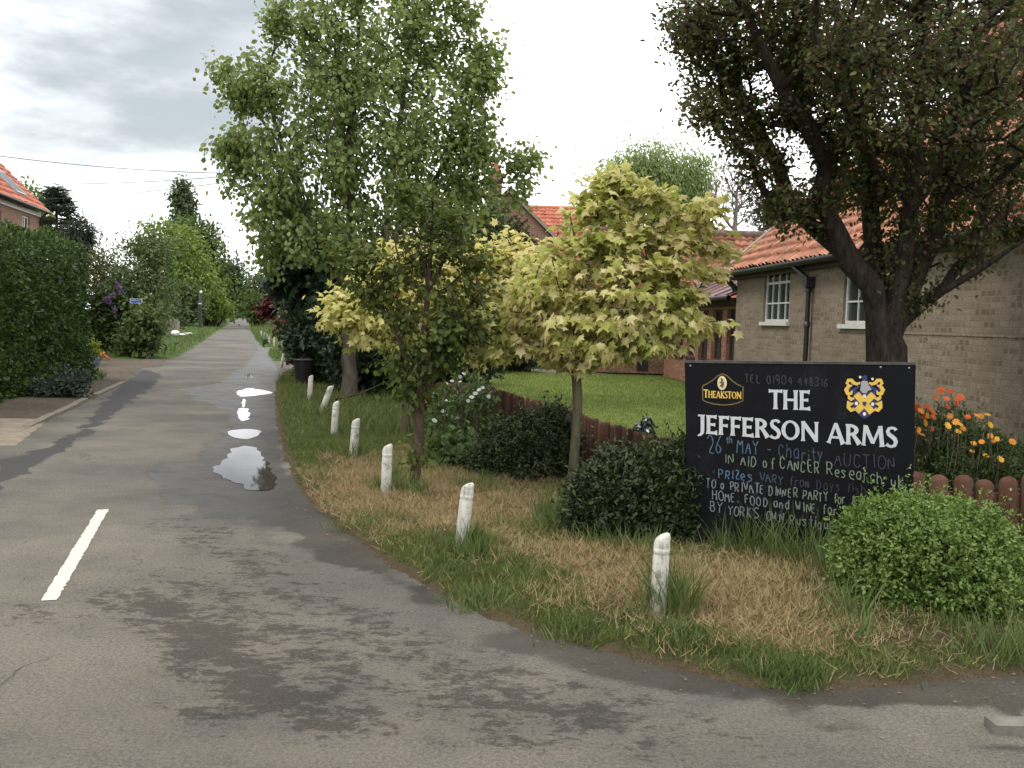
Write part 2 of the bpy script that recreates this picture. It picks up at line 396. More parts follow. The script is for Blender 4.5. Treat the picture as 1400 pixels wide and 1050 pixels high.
# ------------------------------------------------------------------ ground heightfields
def poly_sd(p, poly):
    """signed distance, positive inside"""
    poly = np.asarray(poly)[:, :2]; d = np.full(len(p), 1e9); ins = np.zeros(len(p), bool)
    for a, b in zip(poly, np.roll(poly, -1, 0)):
        e = b - a; w = p - a; t = np.clip((w @ e) / (e @ e + 1e-12), 0, 1)
        d = np.minimum(d, np.linalg.norm(w - t[:, None] * e, axis=1))
        c = ((a[1] <= p[:, 1]) & (b[1] > p[:, 1])) | ((b[1] <= p[:, 1]) & (a[1] > p[:, 1]))
        xx = a[0] + (p[:, 1] - a[1]) / (b[1] - a[1] + 1e-12) * e[0]
        ins ^= c & (p[:, 0] < xx)
    return np.where(ins, d, -d)
def patch_h(p, poly, hgt, slope, bmp, seed, edge):
    sd = poly_sd(p, poly) + edge * vnoise(p, seed, 4.) + edge * .5 * vnoise(p, seed + 1, 14.)
    z = np.where(sd > 0, hgt * (1 - np.exp(-sd * slope / max(hgt, 1e-4))), np.maximum(sd * 1.0, -.05))
    return z + np.clip(sd * 3, 0, 1) * bmp * (vnoise(p, seed + 2, 2.2) * .6 + vnoise(p, seed + 3, 7.) * .4), sd
def patch(name, poly, mat, hgt=.05, slope=.3, bmp=.015, seed=1, edge=.03, cell=.1, ratio=0., attr=None, smooth=True):
    poly = np.asarray(poly)[:, :2]; lo = poly.min(0) - .2; hi = poly.max(0) + .2
    ys = [lo[1]]
    while ys[-1] < hi[1]: ys.append(ys[-1] + max(cell, ratio * ys[-1]))
    xs = np.arange(lo[0], hi[0] + cell, cell); ys = np.array(ys)
    X, Y = np.meshgrid(xs, ys); p = np.stack([X.ravel(), Y.ravel()], 1); z, sd = patch_h(p, poly, hgt, slope, bmp, seed, edge)
    nx, ny = len(xs), len(ys); i = (np.arange(ny - 1)[:, None] * nx + np.arange(nx - 1)[None]).ravel()
    F = np.stack([i, i + 1, i + nx + 1, i + nx], 1); F = F[(sd[F] > -.06 - 1.5 * max(cell, 0)).any(1)]
    us = np.unique(F); re = np.zeros(len(p), int); re[us] = np.arange(len(us)); F = re[F]
    V = np.column_stack([p, z])[us]
    o = obj_from(name, V, [F], mat, None, smooth)
    if attr is not None:
        for k, fn in attr.items():
            a = o.data.attributes.new(k, 'FLOAT', 'POINT'); a.data.foreach_set('value', fn(V).astype(np.float32))
    return o
def soft(p, poly, w):  # 0..1 soft mask
    return np.clip(poly_sd(p, poly) / w * .5 + .5, 0, 1)
def GP(pts): return [G(x, y)[:2] for x, y in pts]
exec_after = []
# ================================================================== GROUND
def roadmat():
    m, t, out = newmat('asphalt')
    at = lambda n: (N(t, 'ShaderNodeAttribute', attribute_name=n), 'Fac')
    big = noise(t, .55, 5.); mid = noise(t, 3.2, 6., rough=.68); fin = noise(t, 60., 4., rough=.7); grit = noise(t, 220., 2.)
    base = ramp(t, big, [(.082, .077, .067), (.148, .131, .105)], pos=[.38, .64])
    f1 = sstep(t, fin, .28, .74, .55, 1.35); f2 = sstep(t, mid, .25, .75, .86, 1.12); f3 = sstep(t, grit, .3, .7, .62, 1.36)
    mul = math_(t, 'MULTIPLY', math_(t, 'MULTIPLY', f1, f2), f3)
    c = N(t, 'ShaderNodeMix', {0: 1., 6: base, 7: mul}, data_type='RGBA', blend_type='MULTIPLY')
    tan = math_(t, 'MULTIPLY', math_(t, 'MULTIPLY', at('dirt'), sstep(t, mid, .3, .65)), .75)
    c = N(t, 'ShaderNodeMix', {0: tan, 6: (c, 2), 7: (.115, .088, .062, 1)}, data_type='RGBA')
    # newer tar strip
    ct = N(t, 'ShaderNodeMix', {0: sstep(t, fin, .3, .7), 6: (.032, .030, .030, 1), 7: (.056, .053, .051, 1)}, data_type='RGBA')
    tarm = sstep(t, math_(t, 'ADD', at('tar'), math_(t, 'MULTIPLY', math_(t, 'SUBTRACT', mid, .5), .35)), .42, .58)
    c = N(t, 'ShaderNodeMix', {0: tarm, 6: (c, 2), 7: (ct, 2)}, data_type='RGBA')
    # wet areas
    n1 = noise(t, 2.6, 8., rough=.72)
    wet1 = sstep(t, math_(t, 'ADD', at('wet'), math_(t, 'MULTIPLY', math_(t, 'SUBTRACT', n1, .5), 1.0)), .36, .68)
    mps = N(t, 'ShaderNodeMapping', {0: (N(t, 'ShaderNodeTexCoord'), 'Object'), 'Rotation': (0, 0, .25), 'Scale': (1.3, 1.9, 1)})
    n2 = noise(t, 2.6, 9., mps, .74)
    wet2 = sstep(t, math_(t, 'ADD', math_(t, 'ADD', math_(t, 'MULTIPLY', at('blot'), .44), math_(t, 'MULTIPLY', n2, .60)), math_(t, 'MULTIPLY', noise(t, 9., 7., mps, .75), .62)), .85, .92)
    wet = math_(t, 'MAXIMUM', wet1, math_(t, 'MULTIPLY', wet2, .95))
    wc = N(t, 'ShaderNodeMix', {0: 1., 6: (c, 2), 7: (.43, .41, .405, 1)}, data_type='RGBA', blend_type='MULTIPLY')
    c = N(t, 'ShaderNodeMix', {0: wet, 6: (c, 2), 7: (wc, 2)}, data_type='RGBA')
    # cracks
    mpc = N(t, 'ShaderNodeMapping', {0: (N(t, 'ShaderNodeTexCoord'), 'Object'), 'Rotation': (0, 0, -.27), 'Scale': (.55, .22, 1)})
    wv = N(t, 'ShaderNodeVectorMath', {0: mpc, 1: N(t, 'ShaderNodeVectorMath', {0: (noise(t, 1.7, 6.), 1), 'Scale': .35}, operation='SCALE')}, operation='ADD')
    vo = N(t, 'ShaderNodeTexVoronoi', {'Vector': wv, 'Scale': 1.}, feature='DISTANCE_TO_EDGE')
    cr = math_(t, 'MULTIPLY', sstep(t, (vo, 0), .007, .001), sstep(t, noise(t, .6, 3.), .54, .68))
    c = N(t, 'ShaderNodeMix', {0: math_(t, 'MULTIPLY', cr, .55), 6: (c, 2), 7: (.03, .026, .022, 1)}, data_type='RGBA')
    spk = sstep(t, noise(t, 16., 3.), .66, .71)
    c = N(t, 'ShaderNodeMix', {0: math_(t, 'MULTIPLY', spk, .6), 6: (c, 2), 7: (.035, .03, .026, 1)}, data_type='RGBA')
    ro = N(t, 'ShaderNodeMix', {0: math_(t, 'MULTIPLY', wet1, sstep(t, n1, .2, .6, .6, 1.)), 2: .9, 3: .42}, data_type='FLOAT')
    b = N(t, 'ShaderNodeBsdfPrincipled', {'Base Color': (c, 2), 'Roughness': (ro, 0), 'Specular IOR Level': .28})
    hb = math_(t, 'MULTIPLY', math_(t, 'SUBTRACT', math_(t, 'ADD', fin, math_(t, 'MULTIPLY', grit, .5)), math_(t, 'MULTIPLY', cr, 2.)), math_(t, 'SUBTRACT', 1., math_(t, 'MULTIPLY', wet1, .75)))
    t.links.new(bump(t, hb, .6, .009).outputs[0], b.inputs['Normal'])
    t.links.new(b.outputs[0], out.inputs[0]); return m
ys = [2.2]
while ys[-1] < 700: ys.append(ys[-1] * 1.0125)
ys = np.array(ys); nc = 210
lft = np.minimum(-9.5, -.2704 * ys - 5.0); rgt = np.where(ys < 9, 9., np.maximum(-.2704 * ys + 11.5, -.2704 * ys + 3.5))
uu = np.linspace(0, 1, nc)
X = lft[:, None] + (rgt - lft)[:, None] * uu[None]; Yg = np.repeat(ys[:, None], nc, 1)
RV = np.stack([X.ravel(), Yg.ravel(), np.zeros(X.size)], 1)
ii = (np.arange(len(ys) - 1)[:, None] * nc + np.arange(nc - 1)[None]).ravel()
road = obj_from('road', RV, [np.stack([ii, ii + 1, ii + nc + 1, ii + nc], 1)], roadmat(), None, True)
tag(road, kind='structure')
rp = RV[:, :2] + .12 * np.stack([vnoise(RV[:, :2], 5, 2.), vnoise(RV[:, :2], 6, 2.)], 1) + .05 * np.stack([vnoise(RV[:, :2], 7, 7.), vnoise(RV[:, :2], 8, 7.)], 1)
wetpoly = GP([(190, 646), (215, 634), (268, 630), (292, 604), (308, 590), (318, 562), (262, 545), (252, 532), (300, 524), (332, 500), (352, 478), (338, 450), (350, 450), (372, 480), (380, 505), (384, 560), (398, 640), (440, 702), (495, 745), (600, 815), (720, 868), (800, 890), (920, 922), (1000, 945), (985, 962), (880, 940), (760, 905), (660, 878), (570, 838), (500, 800), (440, 778), (395, 765), (345, 712), (270, 705), (262, 690), (228, 690), (224, 664)])
wet = soft(rp, wetpoly, .22)
dry1 = soft(rp, GP([(385, 715), (410, 725), (440, 765), (490, 785), (560, 800), (600, 830), (540, 822), (470, 800), (410, 770)]), .15)
dry2 = soft(rp, GP([(565, 835), (640, 830), (700, 855), (640, 865), (600, 862)]), .15)
wet2 = soft(rp, GP([(1180, 948), (1400, 928), (1500, 925), (1500, 950), (1390, 985), (1360, 1000), (1350, 985), (1365, 965), (1240, 962), (1130, 985), (1090, 978), (1110, 962)]), .12)
wet3 = soft(rp, GP([(1090, 975), (1150, 990), (1260, 1008), (1330, 1020), (1400, 1010), (1500, 1015), (1500, 1060), (1380, 1035), (1280, 1022), (1160, 1005), (1080, 1000)]), .1) * .75
wet = np.maximum(np.maximum(wet - .8 * dry1 - .6 * dry2, wet2), wet3)
blot = np.zeros(len(rp))
EB = GP([(405, 662), (438, 702), (485, 738), (530, 772), (600, 814), (660, 842), (730, 867), (800, 887), (860, 902), (920, 917), (990, 934), (1060, 947), (1130, 947), (1200, 940), (1300, 931), (1400, 922), (1500, 912), (1700, 900), (2200, 600), (1500, 560), (600, 560)])
esd = -poly_sd(rp, EB); wet = np.maximum(wet, np.clip(1.25 - esd / (.30 + .10 * vnoise(rp, 61, 1.5)), 0, 1) * np.clip(.75 + .35 * vnoise(rp, 62, 1.2), 0, 1) * (1 - .8 * dry2))
for pl, w in (([(105, 800), (230, 800), (300, 835), (400, 870), (480, 930), (540, 1000), (470, 1015), (380, 1000), (300, 985), (235, 915), (180, 870)], .45), ([(200, 780), (330, 785), (420, 840), (520, 910), (620, 980), (540, 1000), (470, 985), (370, 890), (280, 835)], .6), ([(0, 828), (75, 828), (75, 855), (0, 860)], .3),
              ([(210, 700), (330, 720), (420, 790), (560, 850), (700, 910), (900, 970), (1000, 1010), (900, 1040), (640, 1010), (460, 880), (330, 800)], .9)):
    blot = np.maximum(blot, soft(rp, GP(pl), w))
tar = soft(rp, GP([(0, 632), (30, 618), (62, 612), (110, 585), (140, 552), (170, 524), (196, 504), (224, 512), (212, 527), (165, 560), (122, 592), (62, 628), (0, 662), (-90, 725), (-400, 950), (-400, 860), (-90, 678)]), .12)
dirt = np.maximum(soft(rp, GP([(230, 760), (400, 790), (600, 870), (800, 930), (1100, 1010), (1100, 1100), (-200, 1100), (-200, 900), (100, 840)]), 1.5) * .55, soft(rp, GP([(200, 640), (300, 560), (320, 500), (290, 480), (150, 640), (0, 740), (0, 800)]), 1.) * .3)
for k, v in (('wet', wet), ('blot', blot), ('tar', tar), ('dirt', dirt)):
    a = road.data.attributes.new(k, 'FLOAT', 'POINT'); a.data.foreach_set('value', v.astype(np.float32))

def grassground(name, c1, c2, c3=None, scale=6.):
    m, t, out = newmat(name)
    n = noise(t, scale, 8., rough=.75); n2 = noise(t, .5, 3.); n3 = noise(t, 70., 3., rough=.7)
    r = ramp(t, math_(t, 'ADD', math_(t, 'MULTIPLY', n, .65), math_(t, 'MULTIPLY', n2, .35)), [c1, c2] + ([c3] if c3 else []), pos=[.36, .56, .66][:3 if c3 else 2])
    f = sstep(t, n3, .25, .75, .6, 1.3)
    c = N(t, 'ShaderNodeMix', {0: 1., 6: r, 7: f}, data_type='RGBA', blend_type='MULTIPLY')
    b = N(t, 'ShaderNodeBsdfPrincipled', {'Base Color': (c, 2), 'Roughness': .95, 'Specular IOR Level': .1})
    t.links.new(bump(t, math_(t, 'ADD', n3, n), .8, .03).outputs[0], b.inputs['Normal'])
    t.links.new(b.outputs[0], out.inputs[0]); return m
g_field = grassground('field_grass', (.035, .06, .015), (.07, .11, .025), scale=2.)
S = 2500.
gx = obj_from('ground', [(-S, -200, -.07), (S, -200, -.07), (S, S, -.07), (-S, S, -.07)], [[[0, 1, 2, 3]]], g_field)
tag(gx, kind='structure')
# verge on the right with the signboard
EDGE = [(392, 506), (378, 520), (374, 540), (378, 580), (388, 625), (405, 662), (438, 702), (485, 738), (530, 772), (600, 814), (660, 842), (730, 867), (800, 887), (860, 902), (920, 917), (990, 934), (1060, 947), (1130, 947), (1200, 940), (1300, 931), (1400, 922), (1500, 912), (1700, 900)]
VERGE = GP(EDGE) + [(5.6, 7.4), (1.95, 7.6), (-.45, 16.2), (-1.3, 22), (-2.2, 31), (-5.0, 31)]
def vergemat():
    m, t, out = newmat('verge_soil')
    a = (N(t, 'ShaderNodeAttribute', attribute_name='dry'), 'Fac'); e = (N(t, 'ShaderNodeAttribute', attribute_name='edge'), 'Fac')
    n = noise(t, 9., 8., rough=.75); n3 = noise(t, 90., 3., rough=.7)
    g = ramp(t, n, [(.035, .045, .016), (.07, .09, .024)], pos=[.35, .65]); d = ramp(t, n, [(.13, .085, .04), (.26, .185, .085)], pos=[.3, .7])
    mm = sstep(t, math_(t, 'ADD', a, math_(t, 'MULTIPLY', math_(t, 'SUBTRACT', n, .5), .8)), .35, .65)
    c = N(t, 'ShaderNodeMix', {0: mm, 6: g, 7: d}, data_type='RGBA')
    c = N(t, 'ShaderNodeMix', {0: e, 6: (c, 2), 7: ramp(t, n, [(.06, .042, .026), (.13, .09, .055)])}, data_type='RGBA')
    c = N(t, 'ShaderNodeMix', {0: 1., 6: (c, 2), 7: sstep(t, n3, .2, .8, .55, 1.35)}, data_type='RGBA', blend_type='MULTIPLY')
    b = N(t, 'ShaderNodeBsdfPrincipled', {'Base Color': (c, 2), 'Roughness': .95, 'Specular IOR Level': .1})
    t.links.new(bump(t, math_(t, 'ADD', n3, n), .9, .03).outputs[0], b.inputs['Normal'])
    t.links.new(b.outputs[0], out.inputs[0]); return m
DRYP = [GP(q) for q in ([(670, 735), (760, 745), (860, 765), (960, 775), (1070, 775), (1150, 800), (1165, 860), (1130, 900), (1010, 895), (930, 880), (870, 860), (760, 800), (690, 770)],
        [(480, 640), (560, 645), (640, 660), (720, 690), (760, 720), (640, 740), (560, 735), (480, 720), (430, 690), (440, 660)], [(600, 600), (700, 650), (760, 690), (620, 660), (540, 620)])]
def dryf(V):
    p = V[:, :2] + .10 * np.stack([vnoise(V[:, :2], 15, 3.), vnoise(V[:, :2], 16, 3.)], 1)
    d = np.max([soft(p, q, .5) for q in DRYP], 0)
    return np.clip(d * 1.0 + .25 * vnoise(p, 17, 3.), 0, 1)
BARE = GP([(1165, 868), (1220, 862), (1300, 880), (1420, 870), (1440, 900), (1330, 908), (1240, 905), (1180, 895)])
def edgef(V): return np.maximum(np.clip(1.3 - poly_sd(V[:, :2], VERGE) / .13, 0, 1) * .9, soft(V[:, :2] + .06 * np.stack([vnoise(V[:, :2], 18, 5.), vnoise(V[:, :2], 19, 5.)], 1), BARE, .2))
verge = patch('grass_verge', VERGE, vergemat(), hgt=.07, slope=.45, bmp=.022, seed=11, edge=.035, cell=.07, ratio=.006, attr={'dry': dryf, 'edge': edgef})
tag(verge, kind='structure')
def vz(p): return np.maximum(patch_h(p, VERGE, .07, .45, .022, 11, .035)[0], 0)
# lawn of the pub garden
LAWN = [(1.9, 7.5), (-.42, 16.0), (-1.6, 16.4), (-2.6, 24), (-2.2, 30.6), (2.2, 30.9), (4.75, 30.5), (5.25, 23.5), (6.0, 11.4), (6.3, 7.4)]
g_lawn = grassground('lawn_grass', (.085, .118, .024), (.135, .17, .036), (.165, .165, .06), scale=1.2)
tag(patch('lawn', LAWN, g_lawn, hgt=.03, slope=.3, bmp=.012, seed=21, edge=.02, cell=.12, ratio=.004), kind='structure')
g_bed = grassground('bare_soil', (.03, .022, .014), (.07, .05, .032), scale=7.)
tag(patch('flower_bed_soil', [(1.95, 7.35), (1.9, 7.9), (3.0, 9.6), (5.9, 12.), (6.4, 12), (6.4, 7.2)], g_bed, hgt=.05, slope=.4, bmp=.02, seed=22, cell=.1), kind='structure')
tag(patch('patio', [(-2.2, 30.4), (2.3, 30.75), (2.3, 33.5), (-2.6, 33)], plain('patio_stone', (.22, .19, .15), .9), hgt=.02, slope=1, bmp=.0, seed=23, edge=.01, cell=.2), kind='structure')
tag(patch('back_garden', [(-2.6, 33), (-1.6, 16.6), (-1.4, 22), (-2.3, 31), (-4.9, 31), (-8, 45), (-14, 90), (15, 90), (15, 33.5)], g_field, hgt=.03, slope=.2, bmp=.03, seed=24, edge=.05, cell=.5, ratio=.01), kind='structure')
# right verges further down the lane
RF = lambda y, o: (-.2704 * y + o, y)
tag(patch('far_verge', [RF(33.5, .9), RF(38, .85), RF(43.0, 1.0), RF(43.5, 3.0), RF(34.5, 5.0), RF(33.0, 2.2)], g_field, hgt=.1, slope=.3, bmp=.03, seed=25, edge=.08, cell=.15, ratio=.005), kind='structure')
tag(patch('lane_verge', [RF(47, .75), RF(60, .55), RF(100, .45), RF(200, .5), RF(560, .6), RF(560, 40), RF(200, 22), RF(90, 14), RF(50, 9), RF(47, 5)], g_field, hgt=.12, slope=.25, bmp=.04, seed=26, edge=.1, cell=.3, ratio=.012), kind='structure')
g_gravel = plain('pale_gravel', (.2, .165, .125), .95, .35, 30.)
tag(patch('gravel_drive', [RF(43, 1.0), RF(47, 1.0), RF(48, 12), RF(44, 12)], g_gravel, hgt=.012, slope=.3, bmp=.004, seed=27, edge=.06, cell=.2), kind='structure')
tag(patch('side_drive', [RF(29.0, .9), RF(33.4, .9), RF(34, 7.5), RF(29.8, 6)], plain('side_drive_dirt', (.10, .08, .063), .9, .3, 12.), hgt=.012, slope=.3, bmp=.004, seed=28, edge=.06, cell=.15), kind='structure')
# left side
LEFTV = GP([(330, 432.5), (318, 440), (302, 450), (284, 463), (262, 478), (248, 486), (228, 492)]) + GP([(205, 490), (190, 493), (150, 492), (128, 486)]) + [(-16, 29), (-24, 50), (-45, 120), (-120, 350)]
tag(patch('left_verge', LEFTV, g_field, hgt=.22, slope=.16, bmp=.04, seed=31, edge=.09, cell=.25, ratio=.01), kind='structure')
g_dirt = grassground('dirt', (.075, .060, .045), (.135, .112, .085), scale=8.)
tag(patch('dirt_verge', GP([(228, 491), (222, 502), (196, 503), (168, 524), (105, 556), (62, 574), (0, 573), (-120, 575), (-120, 520), (60, 500), (130, 484), (190, 492)]), g_dirt, hgt=.035, slope=.2, bmp=.012, seed=32, edge=.05, cell=.1, ratio=.004), kind='structure')
tag(patch('driveway_apron', GP([(66, 575), (40, 596), (22, 609), (0, 609), (-120, 640), (-160, 580), (0, 574)]), plain('pale_concrete', (.19, .155, .108), .9, .25, 5.), hgt=.04, slope=.8, bmp=.006, seed=33, edge=.02, cell=.06), kind='structure')
tag(patch('hedge_bank', [(-8.35, 12), (-8.5, 16.6), (-9.2, 22.3), (-9.7, 23.5), (-14, 24), (-14, 10), (-8.3, 10)], g_field, hgt=.08, slope=.3, bmp=.03, seed=34, edge=.12, cell=.12), kind='structure')
km = plain('kerb_stone', (.16, .135, .1), .9, .3, 10.)
R = np.random.default_rng(4); mb = MB()
a, b = G(168, 524), G(-420, 800); U = unit(b - a); n = np.cross([0, 0, 1], U); x = 0; L = np.linalg.norm(b - a)
while x < L:
    w = R.uniform(.7, .95); s = R.normal() * .008
    if R.uniform() > .18: mb.box(a + U * x + n * s, U, n, [0, 0, 1], .006, w - .006, -.055, .055, -.05, .045 + R.uniform(-.012, .012))
    x += w
tag(mb.build('kerb', km, bevel=.01), kind='structure')
# stray kerb block at the right
kb = MB(); p0 = G(1362, 1006); U = unit([1, .03, 0]); Vd = np.cross([0, 0, 1], U)
kb.box(p0, U, Vd, [0, 0, 1], 0, .95, 0, .10, -.05, .042)
tag(kb.build('kerb_stone', plain('kerb_block', (.13, .12, .098), .9, .3, 14.), bevel=.014), 'short grey kerb stone lying on the tarmac in the lower right corner', 'kerb stone')
# white centre line dash
wl = MB(); q = [G(133, 697, .004), G(149, 696, .004), G(78, 820, .004), G(56, 821, .004)]
nseg = 60; R = np.random.default_rng(9)
le = [q[0] + (q[3] - q[0]) * i / nseg + np.array([R.normal() * .0035, 0, 0]) for i in range(nseg + 1)]; ri = [q[1] + (q[2] - q[1]) * i / nseg + np.array([R.normal() * .0035, 0, 0]) for i in range(nseg + 1)]
for i in range(nseg): wl.quad(le[i], le[i + 1], ri[i + 1], ri[i])
def paintmat():
    m, t, out = newmat('road_paint')
    n = noise(t, 26., 6., rough=.75); n2 = noise(t, 5., 4.)
    k = sstep(t, math_(t, 'ADD', n, math_(t, 'MULTIPLY', n2, .5)), .90, 1.02)
    d = ramp(t, n2, [(.42, .405, .33), (.52, .50, .43)])
    c = N(t, 'ShaderNodeMix', {0: k, 6: d, 7: (.09, .08, .066, 1)}, data_type='RGBA')
    b = N(t, 'ShaderNodeBsdfPrincipled', {'Base Color': (c, 2), 'Roughness': .75})
    t.links.new(b.outputs[0], out.inputs[0]); return m
tag(wl.build('road_marking', paintmat()), kind='structure')
# puddles
def watermat():
    m, t, out = newmat('puddle_water')
    b = N(t, 'ShaderNodeBsdfPrincipled', {'Base Color': (.045, .04, .034, 1), 'Roughness': .03, 'IOR': 1.33, 'Specular IOR Level': .5})
    t.links.new(bump(t, noise(t, 4., 2.), .03, .01).outputs[0], b.inputs['Normal'])
    t.links.new(b.outputs[0], out.inputs[0]); return m
wm = watermat()
def puddle(px, seed):
    q = np.array([G(x, y) for x, y in px]); pts = []
    n = len(q)
    for i in range(n):  # Catmull-Rom
        p0, p1, p2, p3 = q[i - 1], q[i], q[(i + 1) % n], q[(i + 2) % n]
        for s in np.linspace(0, 1, 9)[:-1]: pts.append(.5 * ((2 * p1) + (-p0 + p2) * s + (2 * p0 - 5 * p1 + 4 * p2 - p3) * s * s + (-p0 + 3 * p1 - 3 * p2 + p3) * s ** 3))
    pts = np.array(pts); sc = .02 * np.linalg.norm(q.max(0) - q.min(0)); pts[:, 0] += sc * vnoise(pts, seed, 5.) * .8; pts[:, 1] += sc * vnoise(pts, seed + 1, 5.); pts[:, 2] = .004
    tag(obj_from('puddle', pts, [np.arange(len(pts))[None]], wm), kind='structure')
puddle([(322, 612), (345, 611), (360, 628), (366, 640), (374, 652), (372, 668), (345, 669), (322, 660), (300, 650), (292, 641), (308, 628)], 1)
puddle([(312, 590), (335, 587), (356, 589), (352, 596), (336, 601), (318, 597)], 2)
puddle([(325, 560), (338, 559), (341, 568), (337, 575), (328, 574)], 3)
puddle([(322, 536), (340, 531), (355, 533), (372, 537), (350, 541), (330, 542)], 4)
puddle([(334, 512), (343, 510), (346, 515), (337, 517)], 5)
puddle([(331, 548), (335, 546), (334, 556), (331, 557)], 6)

# ================================================================== GRASS
gm_green = leafmat('grass_blades', [(.045, .065, .016), (.08, .11, .026), (.125, .15, .042), (.18, .165, .065)], .3, .6)
gm_fresh = leafmat('fresh_grass', [(.045, .075, .019), (.075, .115, .03), (.115, .155, .05), (.17, .17, .07)], .3, .5)
gm_straw = leafmat('straw', [(.15, .10, .05), (.25, .175, .09), (.33, .25, .135), (.22, .20, .08)], .1, .8)
R = np.random.default_rng(77)
def scatter(R, n, box, test):
    p = np.column_stack([R.uniform(box[0], box[1], n), R.uniform(box[2], box[3], n)]); k = test(p); return p[k]
def vert_d(R, n, lean): d = R.normal(size=(n, 3)) * lean; d[:, 2] = 1; return d
def horiz(R, n): a = R.uniform(0, 2 * np.pi, n); return np.column_stack([np.cos(a), np.sin(a), np.zeros(n)])
p = scatter(R, 420000, (-3.5, 4.2, 4.1, 12.5), lambda p: poly_sd(p, VERGE) > .01)
dr = dryf(np.column_stack([p, p[:, 0]])); sd = poly_sd(p, VERGE)
cl = .5 + .5 * vnoise(p, 40, 3.5)
k = R.uniform(0, 1, len(p)) < np.clip((1 - dr) * (.25 + .75 * cl) * 1.1, .03, 1) * np.where(p[:, 1] < 9, 1, .6) * (sd > .05 + .07 * vnoise(p, 41, 6.)) * np.where(soft(p, BARE, .2) > R.uniform(.1, 1, len(p)), .05, 1)
pg = p[k]; L = (.028 + .05 * np.clip(cl[k], 0, 1)) * R.uniform(.5, 1.5, len(pg)) * np.where(sd[k] < .15, .8, 1.)
pos = np.column_stack([pg, vz(pg) - .004])
tag(blades('verge_grass', pos, vert_d(R, len(pg), .45), horiz(R, len(pg)), L, .0048, gm_green), kind='stuff')
k = (R.uniform(0, 1, len(p)) < np.clip(dr * 1.2 - .1, 0.03, 1) * .75); ps = p[k]; ps = ps[ps[:, 1] < 11]
d = horiz(R, len(ps)); d[:, 2] = np.abs(R.normal(size=len(ps))) * .5
hay = np.clip(vnoise(ps, 44, 5.), 0, 1) * .035
pos = np.column_stack([ps, vz(ps) + .004 + hay + R.uniform(0, .015, len(ps))])
nn = np.tile([0, 0, 1.], (len(ps), 1)) + R.normal(size=(len(ps), 3)) * .5
tag(blades('dry_cut_grass', pos, d, nn, R.uniform(.03, .11, len(ps)), .0032, gm_straw), kind='stuff')
# long tufts round the bollards, the signboard and the shrubs
TUFT = [(912, 850, .10, 150, .36), (925, 856, .09, 150, .34), (884, 855, .06, 50, .26), (903, 882, .07, 50, .13), (645, 760, .10, 200, .22), (655, 772, .09, 120, .17), (618, 766, .07, 70, .15), (634, 778, .08, 70, .12), (527, 682, .10, 170, .2), (548, 684, .10, 150, .2), (538, 668, .1, 80, .28), (486, 636, .14, 160, .25), (470, 626, .14, 100, .2), (460, 600, .12, 90, .18), (440, 572, .15, 80, .2), (424, 550, .12, 70, .2),
        (568, 690, .12, 130, .22), (770, 738, .2, 260, .25), (760, 720, .15, 150, .28), (820, 755, .18, 140, .18), (880, 765, .2, 150, .2), (1005, 768, .12, 60, .30), (1030, 772, .12, 50, .40), (1060, 778, .14, 70, .36), (1100, 780, .15, 80, .36), (985, 765, .12, 40, .16), (1130, 800, .15, 130, .3), (1160, 862, .12, 70, .28), (1170, 885, .12, 60, .18), (1080, 935, .13, 300, .09), (1050, 925, .12, 200, .08), (1105, 930, .1, 140, .08), (1215, 925, .1, 90, .1), (1380, 905, .15, 120, .26), (1330, 905, .15, 70, .16), (930, 890, .15, 160, .14), (720, 800, .18, 130, .12), (780, 870, .15, 200, .1), (650, 830, .15, 200, .1), (500, 725, .2, 200, .1), (600, 640, .3, 240, .22), (650, 680, .25, 200, .2)]
P_, D_, L_ = [], [], []
for (px, py, rad, n, ln) in TUFT:
    c = G(px, py); q = c[:2] + R.normal(size=(n, 2)) * rad * .55
    P_.append(np.column_stack([q, vz(q) - .01])); dd = vert_d(R, n, .3); dd[:, :2] += (q - c[:2]) * 1.2; D_.append(dd); L_.append(ln * R.uniform(.5, 1.15, n))
P_, D_, L_ = map(np.concatenate, (P_, D_, L_))
tag(blades('long_grass', P_, D_, horiz(R, len(P_)), L_, .007, gm_fresh), kind='stuff')
# grass of the verge further off and beside the lane
def farblades(name, poly, n, box, ln, w, seed, mat, z=.0):
    R = np.random.default_rng(seed); q = scatter(R, n, box, lambda p: poly_sd(p, poly) > .05)
    sd = poly_sd(q, poly); c = .5 + .5 * vnoise(q, seed, 1.)
    return tag(blades(name, np.column_stack([q, np.full(len(q), z)]), vert_d(R, len(q), .4), horiz(R, len(q)), ln * R.uniform(.4, 1.4, len(q)) * (.5 + c), w, mat), kind='stuff')
farblades('shaded_grass', VERGE, 26000, (-6, 2, 12.5, 31), .14, .012, 51, gm_green, .05)
farblades('far_grass', [RF(33.5, .9), RF(38, .85), RF(43.0, 1.0), RF(43.5, 3.0), RF(34.5, 5.0), RF(33.0, 2.2)], 5000, (-12, -4, 33, 44), .25, .025, 52, gm_fresh, .05)
LV = [RF(47, .7), RF(60, .5), RF(100, .4), RF(140, .5), RF(140, 9), RF(60, 8), RF(47, 5)]
farblades('lane_grass', LV, 26000, (-37, -7, 47, 140), .42, .05, 53, gm_fresh, .05)
farblades('bank_grass', LEFTV, 60000, (-45, -8.5, 26, 130), .17, .045, 54, gm_fresh, .1)
farblades('hedge_foot_grass', [(-8.3, 12), (-8.45, 16.6), (-9.1, 22.3), (-9.6, 23.2), (-9.9, 23.2), (-9.0, 16), (-9.0, 12)], 5000, (-10, -8.2, 12, 23.5), .22, .014, 55, gm_fresh, .05)
